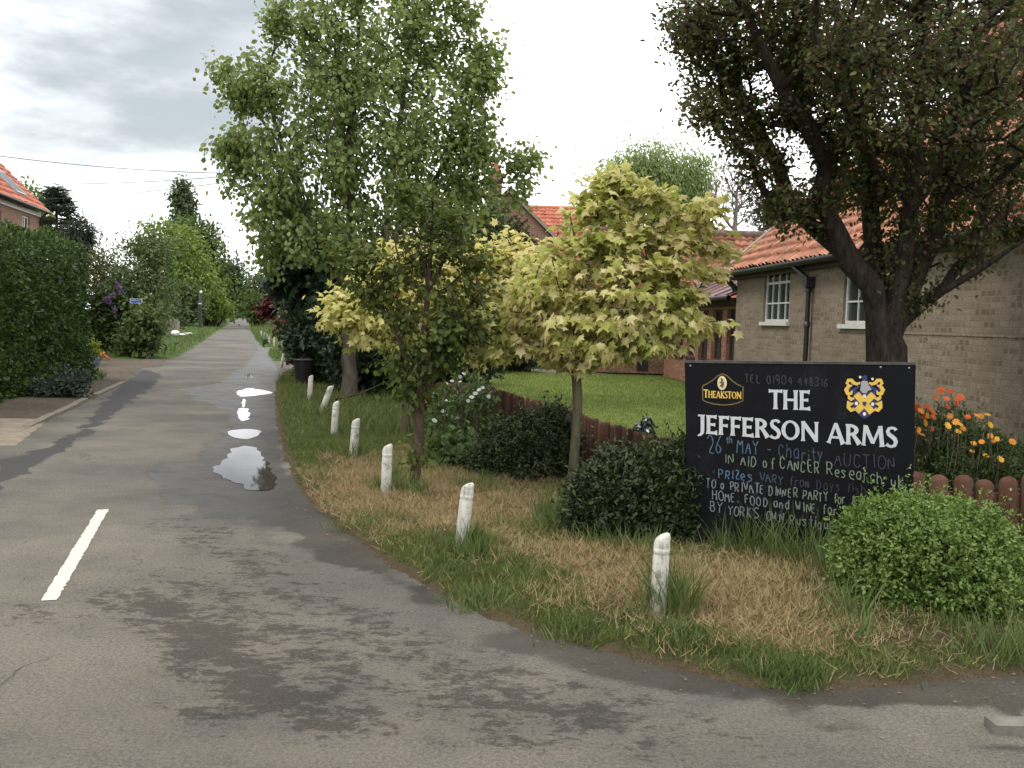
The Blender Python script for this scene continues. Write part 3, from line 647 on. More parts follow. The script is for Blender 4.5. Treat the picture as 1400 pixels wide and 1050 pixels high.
farblades('lawn_blades', LAWN, 60000, (-2.6, 6.3, 8, 31), .04, .012, 56, leafmat('lawn_blade', [(.09, .13, .028), (.14, .185, .042), (.19, .20, .075)], .3, .6), .03)
# fallen leaves and grit on the road edge
q = scatter(R, 9000, (-3, 4, 3.2, 11), lambda p: (poly_sd(p, VERGE) < .02) & (poly_sd(p, VERGE) > -.55 * R.uniform(0, 1, len(p)) ** 3))
nn = np.tile([0, 0, 1.], (len(q), 1)) + R.normal(size=(len(q), 3)) * .3
tag(leaves('leaf_litter', np.column_stack([q, np.full(len(q), .008)]), horiz(R, len(q)), nn, R.uniform(.006, .022, len(q)), OVAL, leafmat('litter', [(.05, .035, .025), (.16, .11, .06), (.22, .12, .07)], .05, .9)), kind='stuff')
mbs = MB(); st = scatter(R, 900, (-3.2, 3.2, 2.9, 8), lambda p: poly_sd(p, VERGE) < -.01)
ic = np.array([[0, 0, 1], [1, 0, 0], [0, 1, 0], [-1, 0, 0], [0, -1, 0]], float); fi = [[0, 1, 2], [0, 2, 3], [0, 3, 4], [0, 4, 1]]
sz = R.uniform(.002, .007, len(st)) * np.where(R.uniform(size=len(st)) < .05, 2.2, 1)
SV = np.concatenate([np.array([s[0], s[1], 0]) + (ic * R.uniform(.6, 1.2, (5, 3)) * z_) for s, z_ in zip(st, sz)])
SF = (np.array(fi)[None] + (np.arange(len(st)) * 5)[:, None, None]).reshape(-1, 3)
tag(obj_from('road_grit', SV, [SF], plain('grit', (.09, .078, .066), .9, .5, 40.)), kind='stuff')
# ================================================================== PUB SIGNBOARD
Z3 = np.array([0, 0, 1.])
SA = G(941, 741, .07); SB = G(1250, 776, .07); sU = unit(SB - SA); sN = np.cross(sU, Z3)      # sN faces the camera
if sN[1] > 0: sN = -sN
SO = SA
def SP(px, py, lift=0.): return on_plane(px, py, SO, sN) + sN * lift
sgn = thing('signboard', 'black painted board on the verge with white serif lettering, crest and handwritten chalk notice', 'signboard', tuple(SA))
def boardmat():
    m, t, out = newmat('sign_black'); n = noise(t, 3.5, 7., rough=.7); n2 = noise(t, 40., 4.)
    mpn = N(t, 'ShaderNodeMapping', {0: (N(t, 'ShaderNodeTexCoord'), 'Object'), 'Scale': (1, 1, .25)}); n3 = noise(t, 7., 6., mpn, .7)
    c = N(t, 'ShaderNodeMix', {0: math_(t, 'MULTIPLY', sstep(t, n, .48, .72), sstep(t, n3, .4, .7)), 6: (.0045, .0045, .006, 1), 7: (.017, .017, .018, 1)}, data_type='RGBA')
    c = N(t, 'ShaderNodeMix', {0: sstep(t, n2, .72, .76), 6: (c, 2), 7: (.04, .04, .038, 1)}, data_type='RGBA')
    b = N(t, 'ShaderNodeBsdfPrincipled', {'Base Color': (c, 2), 'Roughness': .5, 'Specular IOR Level': .12}); t.links.new(b.outputs[0], out.inputs[0]); return m
blk = boardmat()
blk2 = plain('sign_black_matt', (.010, .010, .011), .7, .4, 9., spec=.2)
TL, TR, BR, BL = SP(936, 495), SP(1252, 498), SP(1247, 756), SP(940, 714)
def slab(mb, q, t0, t1):
    A = [x + sN * t1 for x in q]; B = [x + sN * t0 for x in q]
    mb.quad(*A)
    for i in range(4): mb.quad(A[i], B[i], B[(i + 1) % 4], A[(i + 1) % 4])
    mb.quad(*B[::-1])
mb = MB(); slab(mb, [TL, BL, BR, TR], -.03, 0.); board = mb.build('board', blk, sgn)
mb = MB(); slab(mb, [SP(945, 712), SP(943, 741), SP(1247, 776), SP(1247, 752)], -.05, -.012); mb.build('kick_board', blk2, sgn)
mb = MB(); slab(mb, [SP(935, 492.6), SP(936, 496), SP(1252, 499), SP(1252.5, 495.6)], -.05, .006); mb.build('top_rail', plain('worn_edge', (.045, .043, .04), .6, .5, 20.), sgn)
for px, py in ((965, 740), (1222, 772)):
    mb = MB(); b0 = SP(px, py) - sN * .09; mb.box(b0, sU, sN, Z3, -.045, .045, -.045, .045, -.1, 1.15); mb.build('post', blk2, sgn, bevel=.004)
sc_ = plain('screw_head', (.25, .25, .24), .5, .2, 20.)
for px, py in ((944, 500), (1204, 502), (1243, 503), (1244, 640), (944, 690)):
    mb = MB(); q = SP(px, py); mb.tube([q + sN * .0005, q + sN * .004], [.007, .006], 8); mb.build('screw', sc_, sgn)
class Strokes:
    def __init__(s): s.mb = MB(); s.k = 0
    def ribbon(s, pts, w, base=.002):
        """pts: world points on the board plane, w: widths in metres"""
        pts = np.asarray(pts, float); w = np.broadcast_to(np.asarray(w, float), (len(pts),))
        t = np.gradient(pts, axis=0); t /= np.linalg.norm(t, axis=1)[:, None] + 1e-12
        nn = np.cross(t, sN); s.k += 1; lift = sN * (base + .00012 * (s.k % 40))
        A = pts + nn * w[:, None] / 2 + lift; B = pts - nn * w[:, None] / 2 + lift
        n = len(pts); i = np.arange(n - 1)
        s.mb.add(np.concatenate([A, B]), [np.stack([i, i + 1, i + n + 1, i + n], 1)])
    def disc(s, pts, base=.002):
        s.k += 1; pts = np.asarray(pts) + sN * (base + .00012 * (s.k % 40)); s.mb.add(pts, [np.arange(len(pts))[None]])
def arc(cx, cy, rx, ry, a0, a1, n=12): a = np.radians(np.linspace(a0, a1, n)); return [(cx + rx * math.cos(x), cy + ry * math.sin(x)) for x in a]
FL = [.27, .20, .185, .185, .20, .27]
def stem(x, w=1.): return ([(x, 0), (x, .1), (x, .3), (x, .7), (x, .9), (x, 1)], [v * w for v in FL])
def ln(a, b, w0, w1): return ([a, tuple((np.array(a) * .5 + np.array(b) * .5)), b], [w0, (w0 + w1) / 2, w1])
SER = {
 'T': (.76, [stem(.37), ([(.0, .93), (.1, .93), (.37, .93), (.64, .93), (.74, .93)], [.22, .15, .13, .15, .22])]),
 'H': (.88, [stem(.14), stem(.70), ln((.14, .5), (.70, .5), .13, .13)]),
 'E': (.64, [stem(.14), ([(.14, .93), (.42, .93), (.56, .92)], [.14, .14, .24]), ([(.14, .51), (.38, .51), (.49, .51)], [.13, .13, .2]), ([(.14, .07), (.42, .07), (.59, .09)], [.14, .14, .26])]),
 'F': (.60, [stem(.14), ([(.14, .93), (.42, .93), (.56, .92)], [.14, .14, .24]), ([(.14, .50), (.38, .50), (.49, .50)], [.13, .13, .2])]),
 'J': (.42, [([(.25, 1), (.25, .9), (.25, .6), (.25, .2), (.23, .03), (.14, -.08), (.0, -.13)], [.27, .2, .19, .19, .18, .13, .07]), ([(.02, .95), (.25, .95)], [.1, .1])]),
 'R': (.74, [stem(.14), (arc(.2, .72, .32, .22, 90, -90, 12), [.13, .14, .15, .17, .19, .2, .2, .19, .17, .15, .13, .12]), ([(.34, .52), (.5, .3), (.66, .04)], [.17, .19, .25])]),
 'S': (.58, [([(.48, .84), (.42, .93), (.3, .95), (.16, .9), (.11, .76), (.16, .63), (.3, .53), (.42, .43), (.48, .28), (.42, .11), (.28, .04), (.14, .07), (.05, .15)], [.16, .13, .13, .15, .18, .19, .2, .2, .19, .16, .13, .13, .18])]),
 'O': (.92, [(arc(.45, .5, .345, .44, 0, 360, 29), [.2, .19, .18, .16, .14, .13, .12, .12, .12, .13, .14, .16, .18, .19, .2, .19, .18, .16, .14, .13, .12, .12, .12, .13, .14, .16, .18, .19, .2])]),
 'N': (.94, [([(.14, 0), (.14, .1), (.14, .9), (.14, 1)], [.23, .15, .15, .2]), ([(.78, 0), (.78, .1), (.78, .9), (.78, 1)], [.14, .14, .15, .24]), ln((.12, .97), (.78, .06), .2, .2)]),
 'A': (.86, [([(.07, 0), (.1, .08), (.38, .92), (.41, 1)], [.25, .14, .13, .12]), ([(.40, 1), (.44, .9), (.72, .1), (.77, 0)], [.15, .18, .2, .29]), ln((.2, .3), (.64, .3), .12, .12)]),
 'M': (1.10, [([(.1, 0), (.11, .1), (.17, .9), (.18, 1)], [.23, .14, .14, .16]), ln((.2, .95), (.53, .15), .2, .18), ln((.53, .12), (.86, .95), .12, .13), ([(.87, 1), (.88, .9), (.95, .1), (.96, 0)], [.2, .19, .2, .27])]),
 'K': (.72, [stem(.14), ([(.62, 1), (.55, .9), (.2, .48)], [.22, .14, .13]), ([(.26, .56), (.5, .24), (.66, .02)], [.16, .2, .28])]),
 ' ': (.34, [])}
def serif(S, text, p0, p1, h0, h1, first=1.):
    """p0,p1: baseline ends in photo pixels; h0,h1: cap heights in pixels (up the board)"""
    adv = [SER[c][0] * (first if i == 0 else 1) for i, c in enumerate(text)]; tot = sum(adv); x = 0
    O = SP(*p0); E = SP(*p1); T0 = SP(p0[0], p0[1] - h0); T1 = SP(p1[0], p1[1] - h1)
    for i, c in enumerate(text):
        k = first if i == 0 else 1
        for pts, w in SER[c][1]:
            W_ = []
            for (gx_, gy) in pts:
                u = (x + gx_ * k) / tot; b = O + (E - O) * u; t = T0 + (T1 - T0) * u; W_.append(b + (t - b) * gy * k)
            sc = np.linalg.norm(T0 - O) * .5 + np.linalg.norm(T1 - E) * .5
            hx = np.linalg.norm(E - O) / tot
            S.ribbon(W_, np.array(w) * (sc * .35 + hx * .65) * k)
        x += adv[i]
def flat(name, col, rough=.6): return plain(name, col, rough, .1, 30., bumps=0)
S = Strokes(); serif(S, 'THE', (1051, 559), (1109, 561), 26.5, 27)
serif(S, 'JEFFERSON ARMS', (954, 592), (1228, 612.5), 25.5, 28.5)
S.mb.build('painted_lettering', flat('sign_white', (.46, .46, .47)), sgn)
# handwritten chalk-pen lines
ST = {'A': '03 4C 83,27 67', 'B': '03 0C,0C 5C 6B 69 58 08,58 76 75 63 03', 'C': '7A 5C 2C 0A 05 23 53 75', 'D': '03 0C,0C 4C 79 76 43 03', 'E': '6C 0C 03 63,08 58', 'F': '6C 0C 03,08 58', 'H': '03 0C,73 7C,08 78', 'I': '23 2C', 'K': '03 0C,6C 08 63', 'L': '0C 03 63', 'M': '03 1C 47 7C 83', 'N': '03 0C 73 7C',
 'O': '3C 0A 05 33 53 85 8A 5C 3C', 'P': '03 0C,0C 5C 7B 79 57 07', 'R': '03 0C,0C 5C 7B 79 57 07,37 73', 'S': '7B 5C 2C 0A 09 28 57 75 64 43 13 04', 'T': '0C 8C,4C 43', 'U': '0C 05 23 53 75 7C', 'V': '0C 43 8C', 'W': '0C 23 49 63 8C', 'Y': '0C 48 8C,48 43', 'Z': '0C 7C 03 73', '0': '3C 0A 05 33 53 75 7A 5C 3C', '1': '23 2C', '2': '0A 2C 5C 7A 78 03 73', '3': '0B 2C 5C 7A 58 38,58 75 74 53 23 04', '4': '63 6C 06 86', '6': '6C 28 05 23 53 75 66 47 17', '8': '38 1A 2C 5C 6A 38 05 23 53 75 38', '9': '79 57 27 0A 2C 5C 7A 73',
 'a': '69 29 07 05 23 43 65,69 63', 'c': '68 49 29 07 05 23 43 64', 'd': '69 29 07 05 23 43 65,6C 63', 'e': '06 66 68 49 29 07 05 23 63', 'f': '6B 5C 3B 33,18 58', 'h': '0C 03,07 29 49 67 63', 'i': '23 29,2B 2C', 'k': '0C 03,69 06 63', 'm': '03 09,07 29 37 33,37 59 67 63', 'n': '09 03,07 29 49 67 63', 'o': '29 07 05 23 43 65 67 49 29', 'q': '69 29 07 05 23 43 65,69 60', 'r': '09 03,07 29 59', 's': '68 49 19 08 27 46 65 43 03', 't': '3C 35 43 53,09 69', 'u': '09 05 23 43 65,69 63', 'y': '09 34,69 10', 'z': '09 69 03 63',
 '-': '17 67', '.': '13 14 24', "'": '2C 2A', ',': '14 02', '(': '4D 28 43'}
NARROW = {'I': .55, '1': .55, 'i': .5, '.': .5, "'": .4, ',': .45, ' ': .8, 'r': .8, 't': .85, 'f': .8, 'M': 1.15, 'W': 1.15, '-': .9}
def chalk(parts, text, p0, p1, h0, h1, cols, seed):
    R = np.random.default_rng(seed); adv = [NARROW.get(c, 1.) for c in text]; tot = sum(adv); x = 0
    nch = len(text); segs = [Strokes() for _ in cols]
    for i, c in enumerate(text):
        S = segs[min(len(cols) - 1, int(i / nch * len(cols)))]; jx, jy, js = R.normal() * .06, R.normal() * .05, R.uniform(.88, 1.1); sl = R.normal() * .07
        for st in (ST.get(c, '').split(',') if c != ' ' else []):
            g = [(int(q[0], 16) / 9. * .82, (int(q[1], 16) - 3) / 9.) for q in st.split()]
            pts = []
            for k in range(len(g) - 1):
                for s in np.linspace(0, 1, 5)[:-1]: pts.append((g[k][0] * (1 - s) + g[k + 1][0] * s, g[k][1] * (1 - s) + g[k + 1][1] * s))
            pts.append(g[-1]); pts = np.array(pts)
            if len(pts) > 6:
                for _ in range(2): pts[1:-1] = .25 * pts[:-2] + .5 * pts[1:-1] + .25 * pts[2:]
            W_ = []
            for gx_, gy in pts:
                u = (x + .1 + (gx_ * min(1, adv[i] + .25) * js) + jx + sl * gy) / tot; y = gy * js + jy
                b = np.array(p0) * (1 - u) + np.array(p1) * u; h = h0 * (1 - u) + h1 * u
                W_.append(SP(b[0], b[1] - y * h))
            S.ribbon(W_, .0075 * R.uniform(.6, 1.25, len(W_)), .006)
        x += adv[i]
    for S, col in zip(segs, cols):
        if S.mb.n: parts.setdefault(col, []).append(S.mb)
CK = {'blue': (.05, .095, .15), 'dim_blue': (.026, .044, .07), 'violet': (.026, .024, .042), 'faint': (.012, .012, .015), 'lime': (.13, .16, .115), 'pale': (.14, .155, .16), 'sky': (.06, .12, .18), 'dusk': (.017, .014, .022), 'grey': (.026, .026, .028)}
parts = {}
chalk(parts, 'TEL 01904 448316', (1018, 523), (1134, 528), 12, 12, ['grey', 'grey'], 1)
chalk(parts, '26', (968, 618), (989, 621), 23, 22, ['blue'], 2); chalk(parts, 'th', (992, 605), (1002, 606), 9, 9, ['blue'], 3)
chalk(parts, 'MAY - Charity', (1007, 619), (1127, 631), 19, 17, ['blue', 'dim_blue', 'dim_blue'], 4); chalk(parts, 'AUCTION', (1140, 635), (1226, 642), 17, 17, ['violet', 'violet'], 5)
chalk(parts, 'IN AID of CANCER', (990, 633), (1122, 648), 12, 17, ['lime'], 6); chalk(parts, 'Research uk', (1130, 648), (1238, 668), 16, 15, ['lime'], 7)
chalk(parts, 'PRIZes VARY from Days fish', (983, 652), (1186, 676), 12, 13, ['sky', 'dim_blue', 'violet', 'dusk', 'dusk'], 8)
chalk(parts, 'TO a PRIVATE DINNER PARTY for 8 a', (965, 666), (1184, 692), 12, 13, ['pale', 'lime'], 9)
chalk(parts, 'HOME. FOOD and WINE for 3,(', (974, 682), (1172, 709), 12, 14, ['pale', 'lime'], 10)
chalk(parts, "BY YORK'S OWN Rustique. B", (971, 699), (1162, 728), 13, 14, ['pale', 'lime'], 11)
for col, ms in parts.items():
    for q in ms: q.build('chalk_writing', flat('chalk_' + col, CK[col], .8), sgn)
# brewery badge
gold = flat('sign_gold', (.62, .40, .06)); cream = flat('sign_cream', (.62, .56, .30)); brown = flat('badge_brown', (.13, .085, .025))
out = [(960.5, 527.5), (968, 524), (975, 519.5), (981, 514), (988, 511), (994.5, 514), (1000.5, 520), (1008, 525.5), (1016, 529), (1015.5, 548), (1010, 550.5), (1000, 553), (988, 553.6), (975, 552.2), (966, 549.5), (961, 547), (960.5, 527.5)]
S = Strokes(); S.ribbon([SP(*q) for q in out], .008, .0015); badge = S.mb.build('brewery_badge', brown, sgn)
S = Strokes(); S.disc([SP(x, y) for x, y in arc(987.3, 523.6, 6.4, 9.6, 0, 352, 24)]); ov = S.mb.build('oval_emblem', cream, badge)
S = Strokes(); S.ribbon([SP(*q) for q in [(986, 517), (988, 519.5), (986.5, 522), (988.5, 525), (986, 529)]], [.008, .016, .012, .02, .022], .0085); S.ribbon([SP(984, 523), SP(990.5, 522.5)], .008, .0085); S.mb.build('emblem_figure', flat('emblem_ink', (.12, .06, .05)), badge)
S = Strokes(); serif(S, 'THEAKSTON', (962, 543.5), (1014, 545.5), 9.6, 9.8, 1.18); S.mb.build('badge_lettering', gold, badge)
# coat of arms
navy = flat('arms_blue', (.022, .022, .11)); silver = flat('arms_silver', (.28, .28, .29)); white = flat('arms_white', (.68, .62, .45))
cx, cy = 1182., 552.
S = Strokes(); S.disc([SP(cx + x, cy + y) for x, y in [(-15, -17), (15, -17), (15.5, 2), (12, 11), (6, 17), (0, 20.5), (-6, 17), (-12, 11), (-15.5, 2)]], .0012); crest = S.mb.build('coat_of_arms', navy, sgn)
S = Strokes()
for a, b in (((-11.5, -13.5), (10.5, 12)), ((12.5, -13), (-11, 10.5))): S.ribbon([SP(cx + a[0], cy + a[1]), SP(cx + b[0], cy + b[1])], .043, .004)
S.mb.build('saltire', gold, crest)
S = Strokes()
for x, y in ((0, -10.5), (-11, -.5), (11, .5), (0, 13.8)): S.disc([SP(cx + x + q[0], cy + y + q[1]) for q in arc(0, 0, 2.3, 2.5, 0, 345, 14)], .0045)
for x, y in ((-6, -36.5), (11, -34)): S.disc([SP(cx + x + q[0], cy + y + q[1]) for q in arc(0, 0, 1.7, 1.8, 0, 345, 12)], .0045)
S.mb.build('roundels', white, crest)
S = Strokes(); S.disc([SP(cx + x, cy + y) for x, y in [(-2.6, -3), (2.6, -3), (2.4, .8), (0, 3.2), (-2.4, .8)]], .009); S.disc([SP(cx + x, cy + y) for x, y in [(-3, -38), (3, -39), (4, -33), (-3, -32)]], .009)
for sg in (-1, 1):
    for pts in ([(7, -24), (15, -19), (19, -14)], [(17, -10), (21, -4), (16, 3)], [(14, -30), (20, -24), (23, -12)]): S.ribbon([SP(cx + sg * x, cy + y) for x, y in pts], [.012, .022, .012], .0008)
S.mb.build('blue_mantling', navy, crest)
S = Strokes(); S.disc([SP(cx + x, cy + y) for x, y in [(-5, -30), (-1, -32), (4, -31), (6, -26), (10, -19), (5, -18), (2, -14), (-3, -15), (-6, -19), (-5, -24)]], .007); S.mb.build('helmet', silver, crest)
S = Strokes()
for sg in (-1, 1):
    for pts, w in (([(6, -29), (10, -27), (14, -28), (18, -32), (22, -32), (24, -28), (21, -25)], [.01, .02, .022, .026, .024, .02, .01]), ([(17, -25), (22, -24), (25, -19), (23, -14), (18, -14), (17, -18)], [.008, .022, .028, .026, .02, .008]), ([(14, -8), (18, -6), (21, -8), (22, -13)], [.01, .024, .02, .008]), ([(15, -1), (19, 1), (22, -3), (22, 5), (18, 9), (14, 8), (16, 5)], [.008, .026, .022, .024, .024, .018, .008])):
        S.ribbon([SP(cx + sg * x, cy + y) for x, y in pts], w, .003)
S.mb.build('gold_mantling', gold, crest)
adopt(sgn)
# ================================================================== BOLLARDS
def bollardmat():
    m, t, out = newmat('bollard_paint')
    oi = N(t, 'ShaderNodeObjectInfo'); va = N(t, 'ShaderNodeVectorMath', {0: (N(t, 'ShaderNodeTexCoord'), 'Object'), 1: (oi, 'Location')}, operation='ADD')
    n = noise(t, 11., 7., va, .74); mpn = N(t, 'ShaderNodeMapping', {0: va, 'Scale': (1, 1, .3)}); n2 = noise(t, 22., 5., mpn, .7)
    base = ramp(t, n2, [(.36, .345, .28), (.52, .505, .45)], pos=[.35, .6])
    c = N(t, 'ShaderNodeMix', {0: sstep(t, n, .53, .64, 0, .8), 6: base, 7: (.10, .09, .05, 1)}, data_type='RGBA')
    ge = N(t, 'ShaderNodeSeparateXYZ', {0: (N(t, 'ShaderNodeTexCoord'), 'Object')})
    low = math_(t, 'MULTIPLY', sstep(t, (ge, 2), .34, .02), sstep(t, n2, .35, .65))
    c = N(t, 'ShaderNodeMix', {0: math_(t, 'MULTIPLY', low, .8), 6: (c, 2), 7: (.11, .11, .055, 1)}, data_type='RGBA')
    b = N(t, 'ShaderNodeBsdfPrincipled', {'Base Color': (c, 2), 'Roughness': .75}); t.links.new(bump(t, n2, .35, .01).outputs[0], b.inputs['Normal'])
    t.links.new(b.outputs[0], out.inputs[0]); return m
bm_ = bollardmat()
def lathe(prof, n=18, slant=0., z0=0.):
    a = np.arange(n) * 2 * np.pi / n; V = []
    for r, z in prof:
        f = max(0, (z - z0)) ; V += [(r * math.cos(x), r * math.sin(x), z + slant * r * math.cos(x) * (1 if z > z0 else 0)) for x in a]
    i = np.arange(len(prof) - 1)[:, None] * n; j = np.arange(n)[None]
    F = np.stack([i + j, i + (j + 1) % n, i + n + (j + 1) % n, i + n + j], -1).reshape(-1, 4)
    return np.array(V), [F, np.arange(n)[None] + n * (len(prof) - 1)]
bproto = thing('bollard', 'x', 'bollard', group='white bollards along the verge')
V, F = lathe([(.055, -.1), (.054, .2), (.052, .385), (.050, .39), (.049, .396), (.050, .402), (.052, .408), (.052, .43)]); obj_from('shaft', V, F, bm_, bproto, True)
V, F = lathe([(.052, .43), (.0515, .47), (.047, .488), (.036, .499), (.02, .503), (.004, .504)], slant=.42, z0=.44); obj_from('cap', V, F, bm_, bproto, True)
BOL = [(898, 906, 729, 'nearest white bollard, standing in grass in front of the signboard'), (629, 640, 660, 'tall white bollard with mossy top beside the drooping road edge, second from the front'), (527, 530, 607, 'white bollard half hidden by a grass tuft left of the slim dark tree'),
       (482, 487, 572, 'peeling white bollard standing fourth from the front, before the puddles'), (456, 460, 548, 'white bollard with flaking paint just right of the large puddle, fifth from the front'), (437, 453, 527, 'white bollard leaning hard to the right near the poplar trunk'), (423, 425, 513, 'white bollard standing directly beside the black bin'),
       (384, 389, 480, 'leaning white bollard on the grass patch beyond the side drive'), (386, 386, 462, 'white bollard beside the red leaved shrub, on the far side of the gravel'), (374.5, 375, 461, 'rightmost of the cluster of small white bollards on the far verge'), (368.5, 368, 459, 'second from the right in the far row of small white bollards'), (365, 365, 457, 'third from the right in the far row of small white bollards'), (361.5, 361.5, 454.5, 'fourth from the right in the far row of small white bollards'), (357.5, 357, 452, 'leftmost and farthest white bollard by the lane')]
for i, (bx, tx, ty, lab) in enumerate(BOL):
    h = 418 + .03 * tx; Y = (CAM_H - .51) * FPX / (ty - h); tp = P(tx, ty, Y); bp = P(bx, h + CAM_H * FPX / Y, Y); bp[2] = 0
    if i == 0: o = bproto
    else:
        o = bproto.copy(); COL.objects.link(o)
        for c in bproto.children: k = c.copy(); COL.objects.link(k); k.parent = o
    o['label'] = lab; o.location = bp; v = tp - bp; o.rotation_euler = (0, math.atan2(v[0], v[2]), 0)
    sc = np.linalg.norm(v) / .51; o.scale = (.86 * sc, .86 * sc, sc)
    o.delta_rotation_euler = (0, 0, 0)
# ================================================================== PICKET FENCES
def fencemat():
    m, t, out = newmat('fence_stain')
    uv = N(t, 'ShaderNodeUVMap'); s = N(t, 'ShaderNodeSeparateXYZ', {0: uv})
    wn = N(t, 'ShaderNodeTexWhiteNoise', {1: math_(t, 'FLOOR', (s, 0))}, noise_dimensions='1D')
    mpn = N(t, 'ShaderNodeMapping', {0: (N(t, 'ShaderNodeTexCoord'), 'Object'), 'Scale': (1, 1, .12)}); n = noise(t, 30., 5., mpn, .7)
    r = ramp(t, math_(t, 'ADD', math_(t, 'MULTIPLY', wn, .5), math_(t, 'MULTIPLY', n, .5)), [(.045, .018, .012), (.085, .036, .022), (.125, .062, .04)], pos=[.25, .5, .8])
    g = N(t, 'ShaderNodeMix', {0: sstep(t, noise(t, 5., 5.), .55, .75, 0, .45), 6: r, 7: (.10, .085, .055, 1)}, data_type='RGBA')
    b = N(t, 'ShaderNodeBsdfPrincipled', {'Base Color': (g, 2), 'Roughness': .85, 'Specular IOR Level': .25}); t.links.new(bump(t, n, .5, .01).outputs[0], b.inputs['Normal'])
    t.links.new(b.outputs[0], out.inputs[0]); return m
fmat = fencemat()
def fence(label, line, h, w, gap, seed, zb=.02):
    R = np.random.default_rng(seed); line = [np.array([*p, 0.]) for p in line]; rt = thing('picket_fence', label, 'fence', tuple(line[0]))
    mb = MB(); mr = MB(); kk = 0
    for a, b in zip(line[:-1], line[1:]):
        U = unit(b - a); n = np.cross(U, Z3); L = np.linalg.norm(b - a); x = 0
        if n[1] > 0: n = -n
        while x + w <= L + .01:
            hh = h + R.normal() * .012; o = a + U * x + n * R.normal() * .003; lean = R.normal() * .012; r = w / 2; prof = [(0, zb), (0, hh - r * .8)] + [(r - r * math.cos(q), hh - r * .8 + r * .8 * math.sin(q)) for q in np.linspace(0, np.pi, 9)[1:-1]] + [(w, hh - r * .8), (w, zb)]
            m = len(prof); A = [o + U * (p[0] + lean * p[1]) + Z3 * p[1] + n * .011 for p in prof]; B = [q - n * .018 for q in A]
            mb.add(A + B, [np.arange(m)[None], np.arange(m)[None, ::-1] + m] + [np.array([[i, i + m, (i + 1) % m + m, (i + 1) % m]]) for i in range(m)], np.tile([kk + .5, 0], (2 * m, 1))); kk += 1
            x += w + gap
        for z in (h * .25, h * .72): mr.box(a, U, n, Z3, 0, L, -.05, -.009, z - .035, z + .035)
        m_ = max(1, int(L / 1.8))
        for i in range(m_ + 1):
            mp_ = MB(); mp_.box(a + U * L * i / m_, U, n, Z3, -.04, .04, -.13, -.051, -.1, h * .95); mp_.build('post', fmat, rt)
    mb.build('pickets', fmat, rt); mr.build('rails', fmat, rt); adopt(rt); return rt
FA = P(1262, 648, 7.05)
fence('low picket fence with rounded tops between the bright green box bush and orange flowers', [(1.95, 7.22), (2.7, 7.06), (5.2, 6.98)], .60, .128, .035, 1)
fence('low red brown picket fence running along the lawn behind the dark bushes', [(1.80, 7.5), (1.13, 9.57), (-.1, 14.0), (-.52, 15.5), (-1.2, 15.65)], .60, .10, .012, 2)
# ================================================================== BUILDINGS
glass = glassmat(); wht = plain('white_window_paint', (.55, .54, .50), .55, .15, 12.); blackp = plain('black_iron', (.012, .012, .013), .45, .3, 20.)
maroon = plain('maroon_paint', (.05, .018, .018), .6, .3, 12.); darkwood = plain('dark_timber', (.03, .018, .014), .65, .35, 14.)
tile_new = tilemat('orange_pantile', [(.28, .11, .065), (.38, .155, .09), (.44, .20, .125), (.30, .115, .07)], moss=.6)
tile_old = tilemat('red_pantile', [(.20, .07, .045), (.30, .105, .065), (.36, .15, .10)], moss=.4)
tile_left = tilemat('bright_pantile', [(.34, .095, .06), (.42, .14, .085), (.46, .18, .11)], moss=.08)
buff = brickmat('buff_brick', [(.195, .152, .115), (.255, .203, .155), (.29, .235, .18), (.225, .175, .132), (.145, .11, .08)], (.24, .195, .15), .225, .077, .009, .6, (.17, .135, .095))
redb = brickmat('red_brick', [(.20, .06, .03), (.32, .12, .065), (.26, .085, .045), (.38, .19, .12)], (.24, .19, .14), .225, .077, .011, .3)
brownb = brickmat('brown_brick', [(.18, .085, .055), (.27, .13, .085), (.22, .10, .07)], (.25, .2, .15), .225, .077, .011, .25)
mortar = plain('mortar', (.24, .19, .14), .9, .35, 10.)
def pantile(name, O, U, Vv, lu, lv, mat, parent, tw=.22, tl=.30, per=6):
    O, U, Vv = np.array(O, float), unit(U), unit(Vv); Nn = np.cross(U, Vv); Nn = Nn if Nn[2] > 0 else -Nn
    nu = int(lu / tw * per) + 1; us = np.linspace(0, lu, nu); nk = max(1, int(round(lv / tl))); tl = lv / nk
    vsx, hs = [], []
    for k in range(nk): vsx += [k * tl, (k + .55) * tl, (k + 1) * tl - .002]; hs += [.045, .022, .004]
    R = np.random.default_rng(int(lu * 100)); prof = .032 * np.sin(us / tw * 2 * np.pi) + .010 * np.sin(us / tw * 4 * np.pi + .8)
    jit = R.normal(size=(nk, int(lu / tw) + 2)) * .005; ti = np.minimum((us / tw).astype(int), jit.shape[1] - 1)
    H = np.array(hs)[:, None] + prof[None] + np.repeat(jit, 3, 0)[:, ti]; sag = .02 * np.sin(us * .7)[None]
    VV = np.array(vsx)[:, None] + (np.repeat(jit, 3, 0)[:, ti] * 1.5)
    p = O + U * us[None, :, None] + Vv * VV[:, :, None] + Nn * (H + sag)[:, :, None]
    m = len(vsx); i = (np.arange(m - 1)[:, None] * nu + np.arange(nu - 1)[None]).ravel()
    uv = np.stack([np.repeat(us[None], m, 0), np.repeat((np.array(vsx) / tl * .30)[:, None], nu, 1)], -1).reshape(-1, 2)
    uv[:, 0] *= .22 / tw
    return obj_from(name, p.reshape(-1, 3), [np.stack([i, i + 1, i + nu + 1, i + nu], 1)], mat, parent, True, uv)
